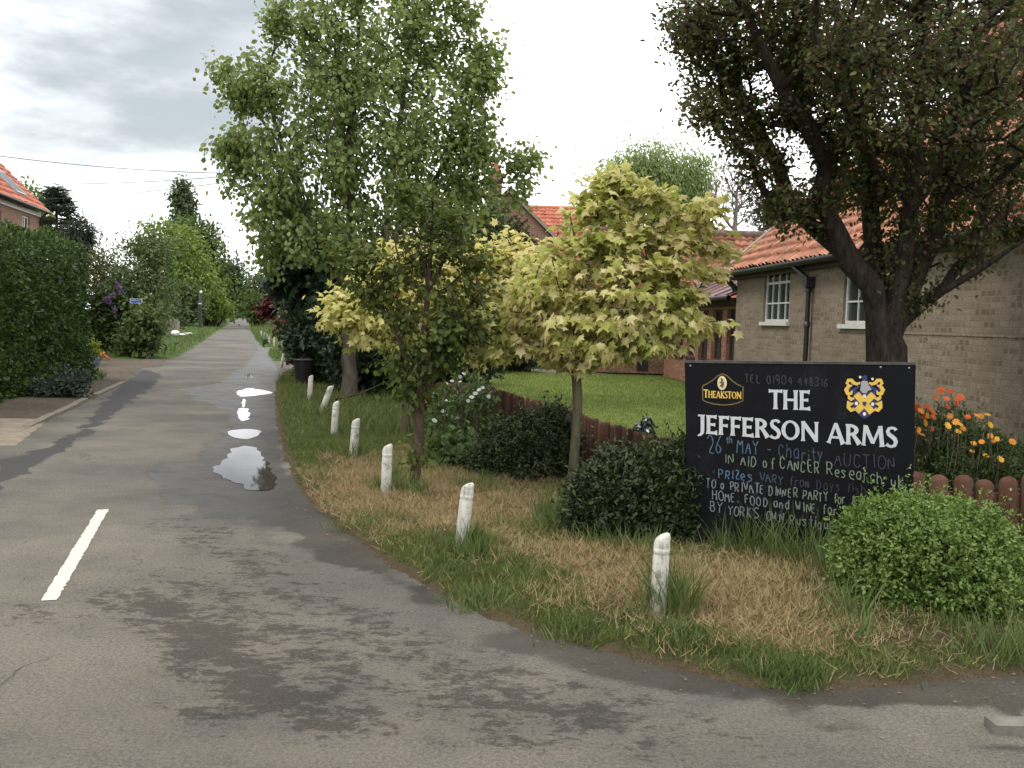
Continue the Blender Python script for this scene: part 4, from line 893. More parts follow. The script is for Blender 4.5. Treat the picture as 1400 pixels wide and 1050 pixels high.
def wall(mb, O, U, lu, h, holes=(), Nn=None, rev=.12, uo=0., z0=0.):
    """vertical wall face from O along U with rectangular holes (u0,u1,z0,z1)"""
    O = np.array(O, float); us = sorted({0, lu, *[x for q in holes for x in q[:2]]}); zs = sorted({z0, h, *[x for q in holes for x in q[2:]]})
    for a, b in zip(us[:-1], us[1:]):
        for c, d in zip(zs[:-1], zs[1:]):
            if any(q[0] <= a and b <= q[1] and q[2] <= c and d <= q[3] for q in holes): continue
            mb.quad(O + U * a + Z3 * c, O + U * b + Z3 * c, O + U * b + Z3 * d, O + U * a + Z3 * d, [(a + uo, c), (b + uo, c), (b + uo, d), (a + uo, d)])
    for (a, b, c, d) in holes:
        q = [O + U * a + Z3 * c, O + U * b + Z3 * c, O + U * b + Z3 * d, O + U * a + Z3 * d]
        for i in range(4):
            e = q[(i + 1) % 4]; L = np.linalg.norm(e - q[i]); mb.quad(q[i], e, e - Nn * rev, q[i] - Nn * rev, [(0, 0), (L, 0), (L, rev), (0, rev)])
def window(parent, O, U, Nn, q, cols, rows, rev=.08, fm=None, sill=True, bar=.03, frame=.055, top=None, sm=None):
    a, b, c, d = q; fm = fm or wht; mb = MB(); B = O - Nn * rev
    mb.box(B, U, Nn, Z3, a, a + frame, -.02, .03, c, d); mb.box(B, U, Nn, Z3, b - frame, b, -.02, .03, c, d)
    mb.box(B, U, Nn, Z3, a + frame, b - frame, -.02, .03, c, c + frame); mb.box(B, U, Nn, Z3, a + frame, b - frame, -.02, .03, d - frame, d)
    for i in range(1, cols):
        x = a + (b - a) * i / cols; w = frame * .8 if (cols > 2 and i % 2 == 0) else bar; mb.box(B, U, Nn, Z3, x - w / 2, x + w / 2, -.018, .027 if w > bar else .02, c + frame, d - frame)
    zz = [c + (d - c) * i / rows for i in range(1, rows)] if top is None else [c + (d - c) * k for k in top]
    for i, z in enumerate(zz):
        w = frame * .9 if (top is not None and i == len(zz) - 1) else bar; mb.box(B, U, Nn, Z3, a + frame, b - frame, -.016, .022, z - w / 2, z + w / 2)
    f = mb.build('window', fm, parent)
    g = MB(); g.quad(B + U * a + Z3 * c, B + U * b + Z3 * c, B + U * b + Z3 * d, B + U * a + Z3 * d); g.build('pane', glass, f)
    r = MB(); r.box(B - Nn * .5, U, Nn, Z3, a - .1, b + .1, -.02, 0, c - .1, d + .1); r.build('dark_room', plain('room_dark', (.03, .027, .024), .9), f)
    if sill: s = MB(); s.box(O, U, Nn, Z3, a - .07, b + .07, -.09, .06, c - .075, c - .002); s.build('sill', sm or wht, f)
    return f
# --- cottage on the right: C0 is its far corner, the wall comes towards the camera
_dw = ray(620, 436.6); dw = unit([_dw[0], _dw[1], 0]); C0 = P(1005, 450, 23.0) * [1, 1, 0]
wU = -dw; wN = np.array([-dw[1], dw[0], 0.]); wN = wN if wN[0] < 0 else -wN
def wall_u(px, py): return np.dot(on_plane(px, py, C0, wN) - C0, wU), on_plane(px, py, C0, wN)[2]
cot = thing('cottage', 'buff brick cottage with orange pantile roof and white windows behind the big tree', 'cottage', tuple(C0))
u0, zt = wall_u(1046, 366); u1, _ = wall_u(1081, 366); _, zb_ = wall_u(1045, 440); u2, _ = wall_u(1156, 350); u3, _ = wall_u(1226, 350)
H1 = (u0, u1, zb_, zt); _, zb2 = wall_u(1156, 443); _, zt2 = wall_u(1156, 352); H2 = (u2, u3, zb2, zt2)
mb = MB(); WL = 15.5; EH = 3.0; wall(mb, C0, wU, WL, EH, [H1, H2], wN)
gN = -wU; Cb = C0 - wN * 6.6
wall(mb, Cb, wN, 6.6, EH, (), gN); mb.add([C0 + Z3 * EH, Cb + Z3 * EH, C0 - wN * 3.3 + Z3 * 5.95], [[0, 1, 2]], [(0, 0), (6.6, 0), (3.3, 2.95)])
wall(mb, C0 + wU * WL, -wN, 6.6, EH, (), wU); wall(mb, Cb + wU * WL, -wU, WL, EH, (), -wN)
mb.build('wall', buff, cot)
window(cot, C0, wU, wN, H1, 4, 3, top=(.335, .70)); window(cot, C0, wU, wN, H2, 4, 3, top=(.335, .70))
mb = MB(); zc = wall_u(1300, 457.5)[1]; mb.box(C0, wU, wN, Z3, 6.2, WL - .01, -.01, .012, zc - .012, zc + .012); mb.build('string_course', plain('course', (.22, .17, .12), .9, .4, 20.), cot)
pit = RAD(42); rV = -wN * math.cos(pit) + Z3 * math.sin(pit); eO = C0 + wN * .30 + Z3 * (EH - .14) - wU * .22
roof = pantile('roof', eO, wU, rV, WL + .3, 4.85, tile_new, cot)
rV2 = wN * math.cos(pit) + Z3 * math.sin(pit); rdg = eO + rV * 4.85
mb = MB(); e2 = rdg + (-wN * math.cos(pit) - Z3 * math.sin(pit)) * 4.85; Lr = WL + .3
mb.quad(rdg, rdg + wU * Lr, e2 + wU * Lr, e2, [(0, 4.8), (Lr, 4.8), (Lr, 0), (0, 0)]); mb.build('rear_slope', tile_new, cot)
mb = MB(); mb.tube([rdg + Z3 * .01 - wU * .03, rdg + wU * (Lr + .03) + Z3 * .01], .13, 10); mb.build('ridge', tile_old, cot, True)
nr = np.cross(wU, rV); nr = nr if nr[2] > 0 else -nr
mb = MB(); mb.box(eO, wU, rV, nr, -.06, .20, .0, 4.85, -.06, .075); mb.box(eO - wN * 0, wU, rV2, Z3, -.06, .2, -.0, .01, -.06, .0); mb.build('verge_mortar', mortar, cot)
mb = MB(); mb.box(C0 + Z3 * (EH - .30), wU, wN, Z3, -.2, WL, .0, .12, 0, .20); mb.build('fascia', darkwood, cot)
mb = MB(); gp = C0 + wN * .27 + Z3 * (EH - .17); mb.tube([gp - wU * .25, gp + wU * WL], .062, 8); mb.build('gutter', blackp, cot, True)
ud, _ = wall_u(1108, 480); mb = MB(); b_ = C0 + wU * ud + wN * .09
mb.tube([b_ + Z3 * .0, b_ + Z3 * (EH - .62), b_ + wN * .0 + Z3 * (EH - .5), b_ - wU * .42 + wN * .16 + Z3 * (EH - .22)], .045, 8)
for z in (.6, 1.7, EH - .66): mb.tube([b_ + Z3 * (z - .05), b_ + Z3 * (z + .05)], .062, 8)
hp = b_ + Z3 * (EH - .6); mb.box(hp, wU, wN, Z3, -.09, .09, -.08, .08, -.02, .16); mb.build('drainpipe', blackp, cot, True)
mb = MB(); bk = C0 - wU * .02 + Z3 * (EH - .55); mb.tube([bk + wN * .02, bk + wN * .06 + Z3 * .1, bk + wN * .2 + Z3 * .22, bk + wN * .28 + Z3 * .3], [.07, .07, .06, .05], 6); mb.build('eaves_bracket', darkwood, cot, True)
adopt(cot)
# taller block behind the tree
blk_ = thing('house', 'taller buff brick house with a white window rising behind the dark tree', 'house', tuple(C0 + wU * 2 - wN * 6.7))
B0 = C0 + wU * 2.2 - wN * 4.0
def bl_u(px, py): q = on_plane(px, py, B0, wN) - B0; return np.dot(q, wU), q[2]
ua, za = bl_u(1322, 180); ub, zb3 = bl_u(1350, 128); HW = (ua, ub, za, zb3); mb = MB(); BL, BH = 11.5, 7.4
wall(mb, B0, wU, BL, BH, [HW], wN, z0=2.6); wall(mb, B0 - wN * 6, wN, 6, BH, (), -wU); wall(mb, B0 + wU * BL, -wN, 6, BH, (), wU); wall(mb, B0 - wN * 6 + wU * BL, -wU, BL, BH, (), -wN); mb.build('wall', buff, blk_)
window(blk_, B0, wU, wN, HW, 2, 2)
rO = B0 + wN * .25 + Z3 * (BH - .1) - wU * .2; pantile('roof', rO, wU, rV, BL + .4, 4.3, tile_old, blk_); rr_ = rO + rV * 4.3
mb = MB(); e2 = rr_ + (-wN * math.cos(pit) - Z3 * math.sin(pit)) * 4.3; mb.quad(rr_, rr_ + wU * (BL + .4), e2 + wU * (BL + .4), e2); mb.build('rear_slope', tile_old, blk_)
mb = MB(); gO = B0 + Z3 * BH; mb.add([gO, gO - wN * 6, gO - wN * 3 + Z3 * 2.7], [[0, 1, 2]], [(0, 0), (6, 0), (3, 2.7)]); gO = gO + wU * BL; mb.add([gO, gO - wN * 6, gO - wN * 3 + Z3 * 2.7], [[0, 1, 2]], [(0, 0), (6, 0), (3, 2.7)]); mb.build('gable', buff, blk_)
adopt(blk_)
# --- lean-to conservatory continuing the same line
lt = thing('conservatory', 'brick pillared conservatory with sloping maroon corrugated roof beside the cottage', 'conservatory', tuple(C0 + dw * 4))
L0 = C0 - wN * .22 + dw * .02; LL = 8.6; PH = 2.32
mb = MB(); mp_ = MB(); xs_ = np.linspace(.1, LL - .25, 7)
holes = [(xs_[i] + .42, xs_[i + 1] - .0, .75 if i not in (2,) else .05, 2.05) for i in range(6)]
wall(mb, L0, dw, LL, PH, holes, wN, .18); wall(mb, L0 + dw * LL - wN * 3.6, wN, 3.6, PH, [(.5, 1.5, .8, 2.05), (2.0, 3.1, .8, 2.05)], dw, .15); mb.build('wall', redb, lt)
for i, q in enumerate(holes):
    window(lt, L0, dw, wN, q, 2, 2 if i != 2 else 3, .12, maroon, i != 2, top=None, sm=maroon)
window(lt, L0 + dw * LL - wN * 3.6, wN, dw, (.5, 1.5, .8, 2.05), 2, 2, .1, maroon, sm=maroon); window(lt, L0 + dw * LL - wN * 3.6, wN, dw, (2.0, 3.1, .8, 2.05), 2, 2, .1, maroon, sm=maroon)
lp = RAD(24); lV = -wN * math.cos(lp) + Z3 * math.sin(lp); lO = L0 + wN * .35 + Z3 * (PH + .02) - dw * .0; nl = np.cross(dw, lV); nl = nl if nl[2] > 0 else -nl
us = np.linspace(0, LL + .3, int((LL + .3) / .0375)); pr = .028 * np.cos(us / .15 * 2 * np.pi)
q = np.concatenate([lO + dw * us[:, None] + nl * pr[:, None] + lV * l_ for l_ in (0, 1.3, 2.9)]); m = len(us); i = np.arange(m - 1)
obj_from('roof', q, [np.concatenate([np.stack([i, i + 1, i + m + 1, i + m], 1), np.stack([i, i + 1, i + m + 1, i + m], 1) + m])], plain('maroon_sheet', (.13, .045, .05), .45, .25, 5.), lt, True)
mb = MB()
for x in np.arange(.3, LL, 1.05): mb.box(lO + dw * x, dw, lV, nl, -.022, .022, -.02, 2.9, .03, .055)
mb.build('glazing_bars', plain('pale_bar', (.22, .17, .17), .5), lt)
mb = MB(); gp = lO + wN * .05 - Z3 * .04; mb.tube([gp, gp + dw * (LL + .3)], .055, 8); mb.build('gutter', darkwood, lt, True)
mb = MB(); mb.box(L0 + Z3 * (PH - .2), dw, wN, Z3, 0, LL, .003, .06, 0, .2); mb.build('fascia', darkwood, lt)
mb = MB(); dp = L0 + dw * .22 + wN * .12; mb.tube([dp, dp + Z3 * 2.1, dp + wN * .2 + Z3 * 2.3], .04, 8); mb.build('drainpipe', darkwood, lt, True)
adopt(lt)
# --- range facing the camera behind the conservatory
rg = thing('outbuilding', 'low range with weathered red pantile roof behind the golden maple and conservatory', 'outbuilding', (4.5, 33, 0))
g0 = P(772, 440, 32.6) * [1, 1, 0]; g1 = P(1100, 440, 33.0) * [1, 1, 0]; gU = unit(g1 - g0); gN_ = np.cross(gU, Z3); gN_ = gN_ if gN_[1] < 0 else -gN_; gL = np.linalg.norm(g1 - g0)
mb = MB(); hl = [(.5, 1.3, 1.0, 2.15), (1.45, 2.25, 1.0, 2.15), (2.45, 2.85, .05, 2.15)]
wall(mb, g0, gU, gL, 2.6, hl, gN_); mb.box(g0 - gN_ * 5.0, gU, gN_, Z3, 0, gL, -.1, 0, 0, 2.6)
for x in (0, gL):
    o_ = g0 + gU * x; mb.quad(o_, o_ - gN_ * 5, o_ - gN_ * 5 + Z3 * 2.6, o_ + Z3 * 2.6, [(0, 0), (5, 0), (5, 2.6), (0, 2.6)]); mb.add([o_ + Z3 * 2.6, o_ - gN_ * 5 + Z3 * 2.6, o_ - gN_ * 2.5 + Z3 * 4.85], [[0, 1, 2]], [(0, 0), (5, 0), (2.5, 2.2)])
mb.build('wall', redb, rg)
for q in hl: window(rg, g0, gU, gN_, q, 2, 2, .1, darkwood, q[2] > .5, sm=darkwood)
gV = -gN_ * math.cos(pit) + Z3 * math.sin(pit); go = g0 + gN_ * .25 + Z3 * 2.5 - gU * .1; pantile('roof', go, gU, gV, gL + .2, 3.6, tile_old, rg, tw=.26, tl=.33)
gr = go + gV * 3.6; mb = MB(); mb.tube([gr, gr + gU * (gL + .2)], .14, 8); mb.build('ridge', plain('ridge_tile', (.13, .08, .06), .85, .4, 6.), rg, True)
mb = MB(); e2 = gr + (-gN_ * math.cos(pit) - Z3 * math.sin(pit)) * 3.6; mb.quad(gr, gr + gU * (gL + .2), e2 + gU * (gL + .2), e2); mb.build('rear_slope', tile_old, rg); adopt(rg)
# wall lantern on the conservatory, lit yellow
lan = MB(); lp_ = P(865, 421, 31.2); lan.tube([lp_ - Z3 * .10, lp_ - Z3 * .02, lp_ + Z3 * .08, lp_ + Z3 * .11], [.05, .075, .075, .02], 8)
m, t, out = newmat('lantern_glow'); t.links.new(N(t, 'ShaderNodeEmission', {'Color': (1, .72, .12, 1), 'Strength': .9}).outputs[0], out.inputs[0])
lr = thing('lantern', 'small glowing yellow lantern seen through the golden maple leaves', 'lantern', tuple(lp_)); lan.build('lamp_glass', m, lr, True)
mb = MB(); mb.tube([lp_ + Z3 * .11, lp_ + Z3 * .16, lp_ + np.array([.1, .3, .25]), lp_ + np.array([.2, .9, .25])], [.05, .02, .015, .015], 6); mb.build('bracket', blackp, lr); adopt(lr)
# --- far brick house with gable and chimney
fh = thing('gabled_house', 'brown brick house with gable and chimney behind the poplar', 'house', tuple(P(690, 440, 46) * [1, 1, 0]))
fa = P(633, 440, 46) * [1, 1, 0]; fb = P(749, 440, 46) * [1, 1, 0]; fU = unit(fb - fa); fN = np.array([0, -1., 0]); fL = np.linalg.norm(fb - fa); zE = P(745, 322, 46)[2]; zA = P(690, 262, 46)[2]
mb = MB(); wall(mb, fa, fU, fL, zE, [(2.6, 3.3, 3.2, 4.3)], fN); mb.add([fa + Z3 * zE, fb + Z3 * zE, (fa + fb) / 2 + Z3 * zA], [[0, 1, 2]], [(0, zE), (fL, zE), (fL / 2, zA)])
wall(mb, fb, np.array([0, 1., 0]), 9, zE, (), fU); wall(mb, fa + [0, 9, 0], np.array([0, -1., 0]), 9, zE, (), -fU); mb.build('wall', brownb, fh); window(fh, fa, fU, fN, (2.6, 3.3, 3.2, 4.3), 2, 2)
ap = (fa + fb) / 2 + Z3 * (zA + .12) + fN * .15
for sg, e in ((1, fb), (-1, fa)):
    ee = e + Z3 * (zE - .1) + fU * sg * .3 + fN * .15; pantile('roof', ee, [0, 1, 0], ap - ee, 9.2, np.linalg.norm(ap - ee), tile_left, fh, tw=.25, tl=.33, per=4)
    mb = MB(); vv = unit(ap - ee); n2_ = np.cross([0, 1, 0], vv); mb.box(ee, [0, 1, 0], vv, n2_ if n2_[2] > 0 else -n2_, -.05, .1, 0, np.linalg.norm(ap - ee), -.1, .05); mb.build('verge', mortar, fh)
chx = P(677, 262, 46.6); mb = MB(); ct = P(677, 238, 46.6)[2]; mb.box([chx[0], 47.0, 0], [1, 0, 0], [0, 1, 0], Z3, -.30, .30, -.35, .35, zE, ct - .25); mb.box([chx[0], 47.0, 0], [1, 0, 0], [0, 1, 0], Z3, -.36, .36, -.41, .41, ct - .25, ct); st_ = mb.build('chimney', brownb, fh)
mb = MB(); mb.tube([[chx[0], 47, ct], [chx[0], 47, ct + .12], [chx[0], 47, ct + .62], [chx[0], 47, ct + .66]], [.17, .135, .125, .15], 10); mb.build('chimney_pot', plain('terracotta', (.35, .12, .06), .8), st_, True)
adopt(fh)
wg = thing('red_roofed_house', 'plain red pantile roof of the house wing right of the brick gable', 'house', tuple(P(760, 440, 54) * [1, 1, 0]))
wa = P(690, 440, 54) * [1, 1, 0]; wb = P(850, 440, 54) * [1, 1, 0]; zr = P(740, 284, 57)[2]; wL = wb[0] - wa[0]
mb = MB(); mb.box(wa, [1, 0, 0], [0, 1, 0], Z3, 0, wL, 0, 6, 0, zr - 2.9); mb.build('wall', brownb, wg); vv = np.array([0, 3.2, 3.0]); pantile('roof', wa + [-.1, -.2, zr - 3.0], [1, 0, 0], vv, wL + .3, np.linalg.norm(vv), tile_left, wg, tw=.25, tl=.33, per=4)
mb = MB(); r0 = wa + [-.1, 3.0, zr]; mb.quad(r0, r0 + [wL + .3, 0, 0], r0 + [wL + .3, 3.2, -3], r0 + [0, 3.2, -3]); mb.build('rear_slope', tile_left, wg)
mb = MB(); mb.tube([r0 + [0, 0, .02], r0 + [wL + .3, 0, .02]], .12, 8); mb.build('ridge', tile_left, wg, True)
mb = MB(); mb.add([wa + [wL, 0, zr - 2.9], wa + [wL, 6, zr - 2.9], wa + [wL, 3, zr]], [[0, 1, 2]]); mb.build('gable', brownb, wg); adopt(wg)
# --- house on the left
lh = thing('brick_house', 'red brick house with bright orange roof and skylight above the tall hedge', 'house', tuple(P(56, 430, 36) * [1, 1, 0]))
hc = P(53.5, 430, 36) * [1, 1, 0]; hU = -unit([-.19, .98, 0]); hN = np.array([-hU[1], hU[0], 0]); hN = hN if hN[0] > 0 else -hN   # facade faces the lane
def lu_(px, py): q = on_plane(px, py, hc, hN) - hc; return np.dot(q, hU), q[2]
HE = P(53.5, 291, 36)[2]; ua, za = lu_(40.5, 318); ub, zb4 = lu_(31, 294); uc, zd = lu_(1.5, 320); ue, zf = lu_(-12, 284)
mb = MB(); hl = [(ua, ub, za, zb4), (uc, ue, zd, zf)]; wall(mb, hc, hU, 12, HE, hl, hN); Hd = 6.5
wall(mb, hc - hN * Hd, hN, Hd, HE, (), -hU); mb.add([hc + Z3 * HE, hc - hN * Hd + Z3 * HE, hc - hN * Hd / 2 + Z3 * (HE + 3.2)], [[0, 1, 2]], [(0, 0), (Hd, 0), (Hd / 2, 3.2)]); wall(mb, hc + hU * 12 - hN * Hd, hN, Hd, HE, (), hU); mb.build('wall', brownb, lh)
for q in hl: window(lh, hc, hU, hN, q, 2, 1)
hp_ = RAD(45); hV = -hN * math.cos(hp_) + Z3 * math.sin(hp_); ho = hc + hN * .28 + Z3 * (HE + .05) - hU * .18; pantile('roof', ho, hU, hV, 12.4, 4.9, tile_left, lh, tw=.24, tl=.3)
hr = ho + hV * 4.9; mb = MB(); e2 = hr + (-hN - Z3) * 3.4; mb.quad(hr, hr + hU * 12.4, e2 + hU * 12.4, e2); mb.build('rear_slope', tile_left, lh)
nh = np.cross(hU, hV); nh = nh if nh[2] > 0 else -nh
mb = MB(); mb.tube([hr, hr + hU * 12.4], .13, 8); mb.build('ridge', tile_left, lh, True)
mb = MB(); mb.box(hc + Z3 * (HE - .16), hU, hN, Z3, 0, 12, .003, .06, 0, .16); mb.build('fascia', wht, lh)
mb = MB(); gp = ho + Z3 * -.02 + hN * .03; mb.tube([gp, gp + hU * 12.4], .06, 6); dp = hc + hN * .09 - hU * -.08; mb.tube([dp, dp + Z3 * (HE - .2), dp + hN * .2 + Z3 * HE], .055, 6); mb.build('gutter', blackp, lh, True)
su, sv = 1.9, 2.1
q = on_plane(12, 252, ho, nh) - ho; su, sv = np.dot(q, hU), np.dot(q, hV)
mb = MB(); mb.box(ho, hU, hV, nh, su - .45, su + .65, sv - .55, sv + .55, .0, .12); sk = mb.build('skylight', plain('grey_flashing', (.30, .30, .30), .5), lh)
mb = MB(); mb.box(ho, hU, hV, nh, su - .36, su + .56, sv - .46, sv + .46, .12, .125); mb.build('pane', glass, sk); adopt(lh)
# ================================================================== SMALL THINGS
bn = thing('bin', 'black tapered plastic bin standing under the dark shrubs by the side drive', 'bin', tuple(G(414, 529)))
bc = G(414, 529); V, F = lathe([(.15, 0), (.155, .02), (.205, .56), (.208, .58)], 20); obj_from('body', V + bc, F, plain('black_plastic', (.010, .010, .012), .5, .3, 8.), bn, True)
V, F = lathe([(.208, .57), (.225, .575), (.228, .61), (.215, .625), (.19, .625), (.185, .60)], 20); obj_from('rim', V + bc, F, MATS['black_plastic'], bn, True); adopt(bn)
# black bin bag on the lawn
def lump(name, c, r, mat, seed, parent=None, amp=.25, fr=4., res=24):
    u = np.linspace(0, 2 * np.pi, res + 1)[:-1]; v = np.linspace(-1.5, 1.5, res // 2)
    Xd = np.stack([np.outer(np.cos(v), np.cos(u)), np.outer(np.cos(v), np.sin(u)), np.outer(np.sin(v), np.ones(res))], -1).reshape(-1, 3)
    k = 1 + amp * vnoise(Xd, seed, fr) + amp * .5 * vnoise(Xd, seed + 1, fr * 2.5); p = Xd * np.array(r) * k[:, None] + np.array(c); p[:, 2] = np.maximum(p[:, 2], .01)
    n = len(v); i = np.arange(n - 1)[:, None] * res; j = np.arange(res)[None]
    return obj_from(name, p, [np.stack([i + j, i + (j + 1) % res, i + res + (j + 1) % res, i + res + j], -1).reshape(-1, 4)], mat, parent, True)
bb = P(886, 582, 9.6); bag = thing('bin_bag', 'crumpled shiny black bin bag on the lawn just behind the picket fence', 'bag', (bb[0], bb[1] + .3, 0))
lump('sack', (bb[0], bb[1] + .35, .28), (.17, .2, .32), plain('bag_plastic', (.008, .008, .01), .18, .2, 8.), 3, bag, .16, 3.5, 40); lump('knot', (bb[0] + .03, bb[1] + .33, .60), (.06, .06, .07), MATS['bag_plastic'], 8, bag, .3, 4.); adopt(bag)
# blue notice on the left verge
nb = thing('notice_board', 'small blue notice with a white border on two posts among the left bushes', 'sign', tuple(P(186, 425, 33.6) * [1, 1, 0])); c = P(186, 411.5, 33.6); xU = unit([1, .15, 0]); xN = np.cross(xU, Z3)
mb = MB(); mb.box(c, xU, xN, Z3, -.20, .20, -.015, .01, -.08, .08); mb.build('border', flat('notice_white', (.55, .58, .62)), nb)
mb = MB(); mb.box(c, xU, xN, Z3, -.178, .178, .01, .014, -.06, .06); mb.build('panel', flat('notice_blue', (.02, .09, .36)), nb)
mb = MB(); mb.box(c, xU, xN, Z3, -.18, .10, .0142, .016, .0, .03); mb.build('faded_text', flat('notice_pale', (.25, .35, .50)), nb)
for s in (-.18, .18): mb = MB(); mb.tube([c + xU * s - xN * .04 - Z3 * c[2], c + xU * s - xN * .04 + Z3 * .1], .025, 6); mb.build('post', darkwood, nb)
adopt(nb)
# black lane post
pb = P(273.5, 427, 88) * [1, 1, 0]; po = thing('lamp_post', 'black post with pale band and white lamp on top on the left verge', 'post', tuple(pb)); hh = P(273.5, 401, 88)[2]
mb = MB(); mb.tube([pb, pb + Z3 * hh * .6, pb + Z3 * hh], [.15, .14, .12], 10); mb.build('post', plain('post_black', (.012, .012, .014), .6), po, True)
mb = MB(); mb.tube([pb + Z3 * hh * .70, pb + Z3 * hh * .735], .155, 10); mb.build('band', flat('band_grey', (.3, .32, .38)), po, True)
mb = MB(); lc = pb + Z3 * (hh + .02) + [.1, -.1, 0]; mb.tube([lc, lc + Z3 * .1, lc + Z3 * .22], [.09, .13, .05], 8); mb.build('lamp', flat('lamp_white', (.7, .7, .68)), po, True); adopt(po)
# rubbish on the left verge
qb = G(233, 459) + [0, 0, .12]; sb = thing('stone_trough', 'old grey stone block with a dark hollow at the foot of the left bushes', 'stone', tuple(qb)); stn = plain('old_stone', (.20, .17, .13), .95, .35, 9.)
mb = MB(); mb.box(qb, [1, 0, 0], [0, 1, 0], Z3, -.42, .42, 0, .5, -.05, .85); mb.box(qb, [1, 0, 0], [0, 1, 0], Z3, -.36, .36, .06, .45, .85, .95); mb.build('block', stn, sb, bevel=.05); mb = MB(); mb.tube([qb + [.08, -.012, .55], qb + [.08, .06, .55]], .2, 12); mb.build('hollow', flat('hollow_shade', (.02, .02, .022), .9), sb); adopt(sb)  # near-black drum in the face; its colour stands for shade in the hollow
wp = plain('white_polythene', (.72, .70, .66), .4, .1, 10.); qw = G(239, 465); tag(lump('plastic_bag', (qw[0], qw[1], .38), (.22, .22, .17), wp, 12, None, .2, 4.), 'crumpled white plastic bag on the grass in front of the stone block', 'bag')
for i, (x, y, lab) in enumerate([(249, 466, 'white scrap of litter right beside the white plastic bag'), (254, 464, 'thin pale litter scrap in the grass, farther right of the white bag'), (259, 464, 'rightmost small white litter scrap on the left verge')]):
    c = G(x, y); tag(lump('litter_scrap', (c[0], c[1], .34), (.17, .1, .05), wp, 20 + i, None, .4, 5., 14), lab, 'litter', 'white litter scraps on the left verge')
qo = G(136, 494); ob = thing('refuse_sack', 'orange plastic sack with a loose red tail lying at the end of the tall hedge', 'bag', tuple(qo)); orm = plain('orange_plastic', (.50, .11, .035), .5, .2, 14.)
lump('sack', (qo[0], qo[1], .22), (.16, .14, .11), orm, 31, ob, .3, 4.); mb = MB(); mb.tube([qo + [.1, -.02, .2], qo + [.25, -.05, .14], qo + [.36, -.1, .07]], [.05, .03, .015], 6); mb.build('tail', plain('red_plastic', (.4, .06, .05), .5), ob, True); adopt(ob)
qg = G(131, 503); gb = thing('bucket', 'grey bucket below the orange sack by the hedge end', 'bucket', tuple(qg)); V, F = lathe([(.09, 0), (.12, .26), (.125, .27), (.105, .27), (.08, .05)], 14); obj_from('body', V + qg, F, plain('grey_plastic', (.12, .13, .17), .5), gb, True)
mb = MB(); mb.tube([qg + [.12 * math.cos(a_), 0, .26 + .1 * math.sin(a_)] for a_ in np.linspace(0, np.pi, 9)], .006, 4); mb.build('handle', blackp, gb); adopt(gb)
# fallen branch
bf = G(452, 553); mb = MB(); mb.tube([bf + [-.25, -.1, .05], bf + [.1, 0, .1], bf + [.5, .15, .2], bf + [.95, .4, .42]], [.025, .022, .016, .008], 6); mb.tube([bf + [.1, 0, .1], bf + [.2, -.15, .22]], [.014, .006], 5)
tag(mb.build('fallen_branch', barkmat('dead_wood', (.03, .022, .016), (.09, .07, .05)), None, True), 'dead fallen branch on the grass behind the leaning bollard', 'branch')
# overhead cables
for (a, b, lab) in (((-40, 208), (330, 229), 'uppermost thin overhead cable against the grey cloud'), ((-40, 250), (330, 231), 'middle thin overhead cable sloping up towards the poplar'), ((-40, 276), (330, 238), 'lowest thin overhead cable above the conifer top')):
    A_ = P(*a, 42); B_ = P(b[0], b[1], 46); B_ = A_ + (B_ - A_) * 1.35; s = np.linspace(0, 1, 30)[:, None]; pt = A_ + (B_ - A_) * s; pt[:, 2] -= .35 * (4 * s[:, 0] * (1 - s[:, 0]))
    mb = MB(); mb.tube(pt, .014, 5); tag(mb.build('overhead_cable', blackp), lab, 'cable', 'overhead cables')
# ================================================================== TREES AND SHRUBS
bark_grey = barkmat('grey_bark', (.045, .038, .03), (.13, .11, .085)); bark_dark = barkmat('dark_bark', (.014, .010, .008), (.058, .043, .033), 22.)
bark_green = barkmat('greenish_bark', (.06, .052, .03), (.13, .115, .07), 16.); bark_brown = barkmat('brown_bark', (.05, .034, .024), (.12, .085, .06))
def tp(lst, Y): return [P(x, y, Y + (d[0] if d else 0)) for x, y, *d in lst]
def ground(px, Y): return P(px, 418 + .03 * px, Y) * [1, 1, 0]
# big hawthorn in front of the cottage
Y = 9.3; T0 = ground(1224, Y) - [0, 0, .05]
haw_leaf = leafmat('hawthorn_leaf', [(.022, .028, .011), (.048, .065, .019), (.08, .105, .028), (.10, .06, .035), (.068, .088, .022), (.16, .175, .045)], .36, .45, .4)
haw_bloss = leafmat('faded_blossom', [(.16, .065, .048), (.26, .12, .085), (.22, .15, .10)], .2, .7)
paths = [[T0] + tp([(1219, 600), (1215, 540), (1213, 500), (1212, 470), (1210, 425), (1206, 370)], Y),
  tp([(1211, 448), (1203, 425), (1188, 392), (1165, 355), (1140, 315), (1124, 275), (1127, 225), (1108, 183, -.2), (1070, 118, -.4), (1040, 60, -.5), (1000, -20, -.6)], Y),
  tp([(1150, 340), (1115, 310, .3), (1080, 265, .4), (1050, 200, .5), (1010, 130, .5), (960, 50, .5)], Y),
  tp([(1210, 445), (1205, 420), (1200, 380, .2), (1192, 320, .3), (1192, 250, .5), (1165, 150, .8), (1150, 60, 1.), (1130, -60, 1.2)], Y),
  tp([(1211, 455), (1220, 420), (1236, 360), (1244, 280, -.1), (1246, 180, -.2), (1262, 60, -.3), (1280, -80, -.4)], Y),
  tp([(1212, 460), (1232, 425), (1262, 370, .1), (1280, 300, .3), (1292, 200, .5), (1330, 80, .7), (1365, -60, .9)], Y),
  tp([(1213, 475), (1228, 446), (1254, 424), (1290, 400, -.2), (1340, 368, -.4), (1400, 328, -.6), (1480, 280, -.8)], Y),
  tp([(1270, 415, -.1), (1310, 372, .1), (1350, 320, .3), (1400, 260, .5)], Y)]
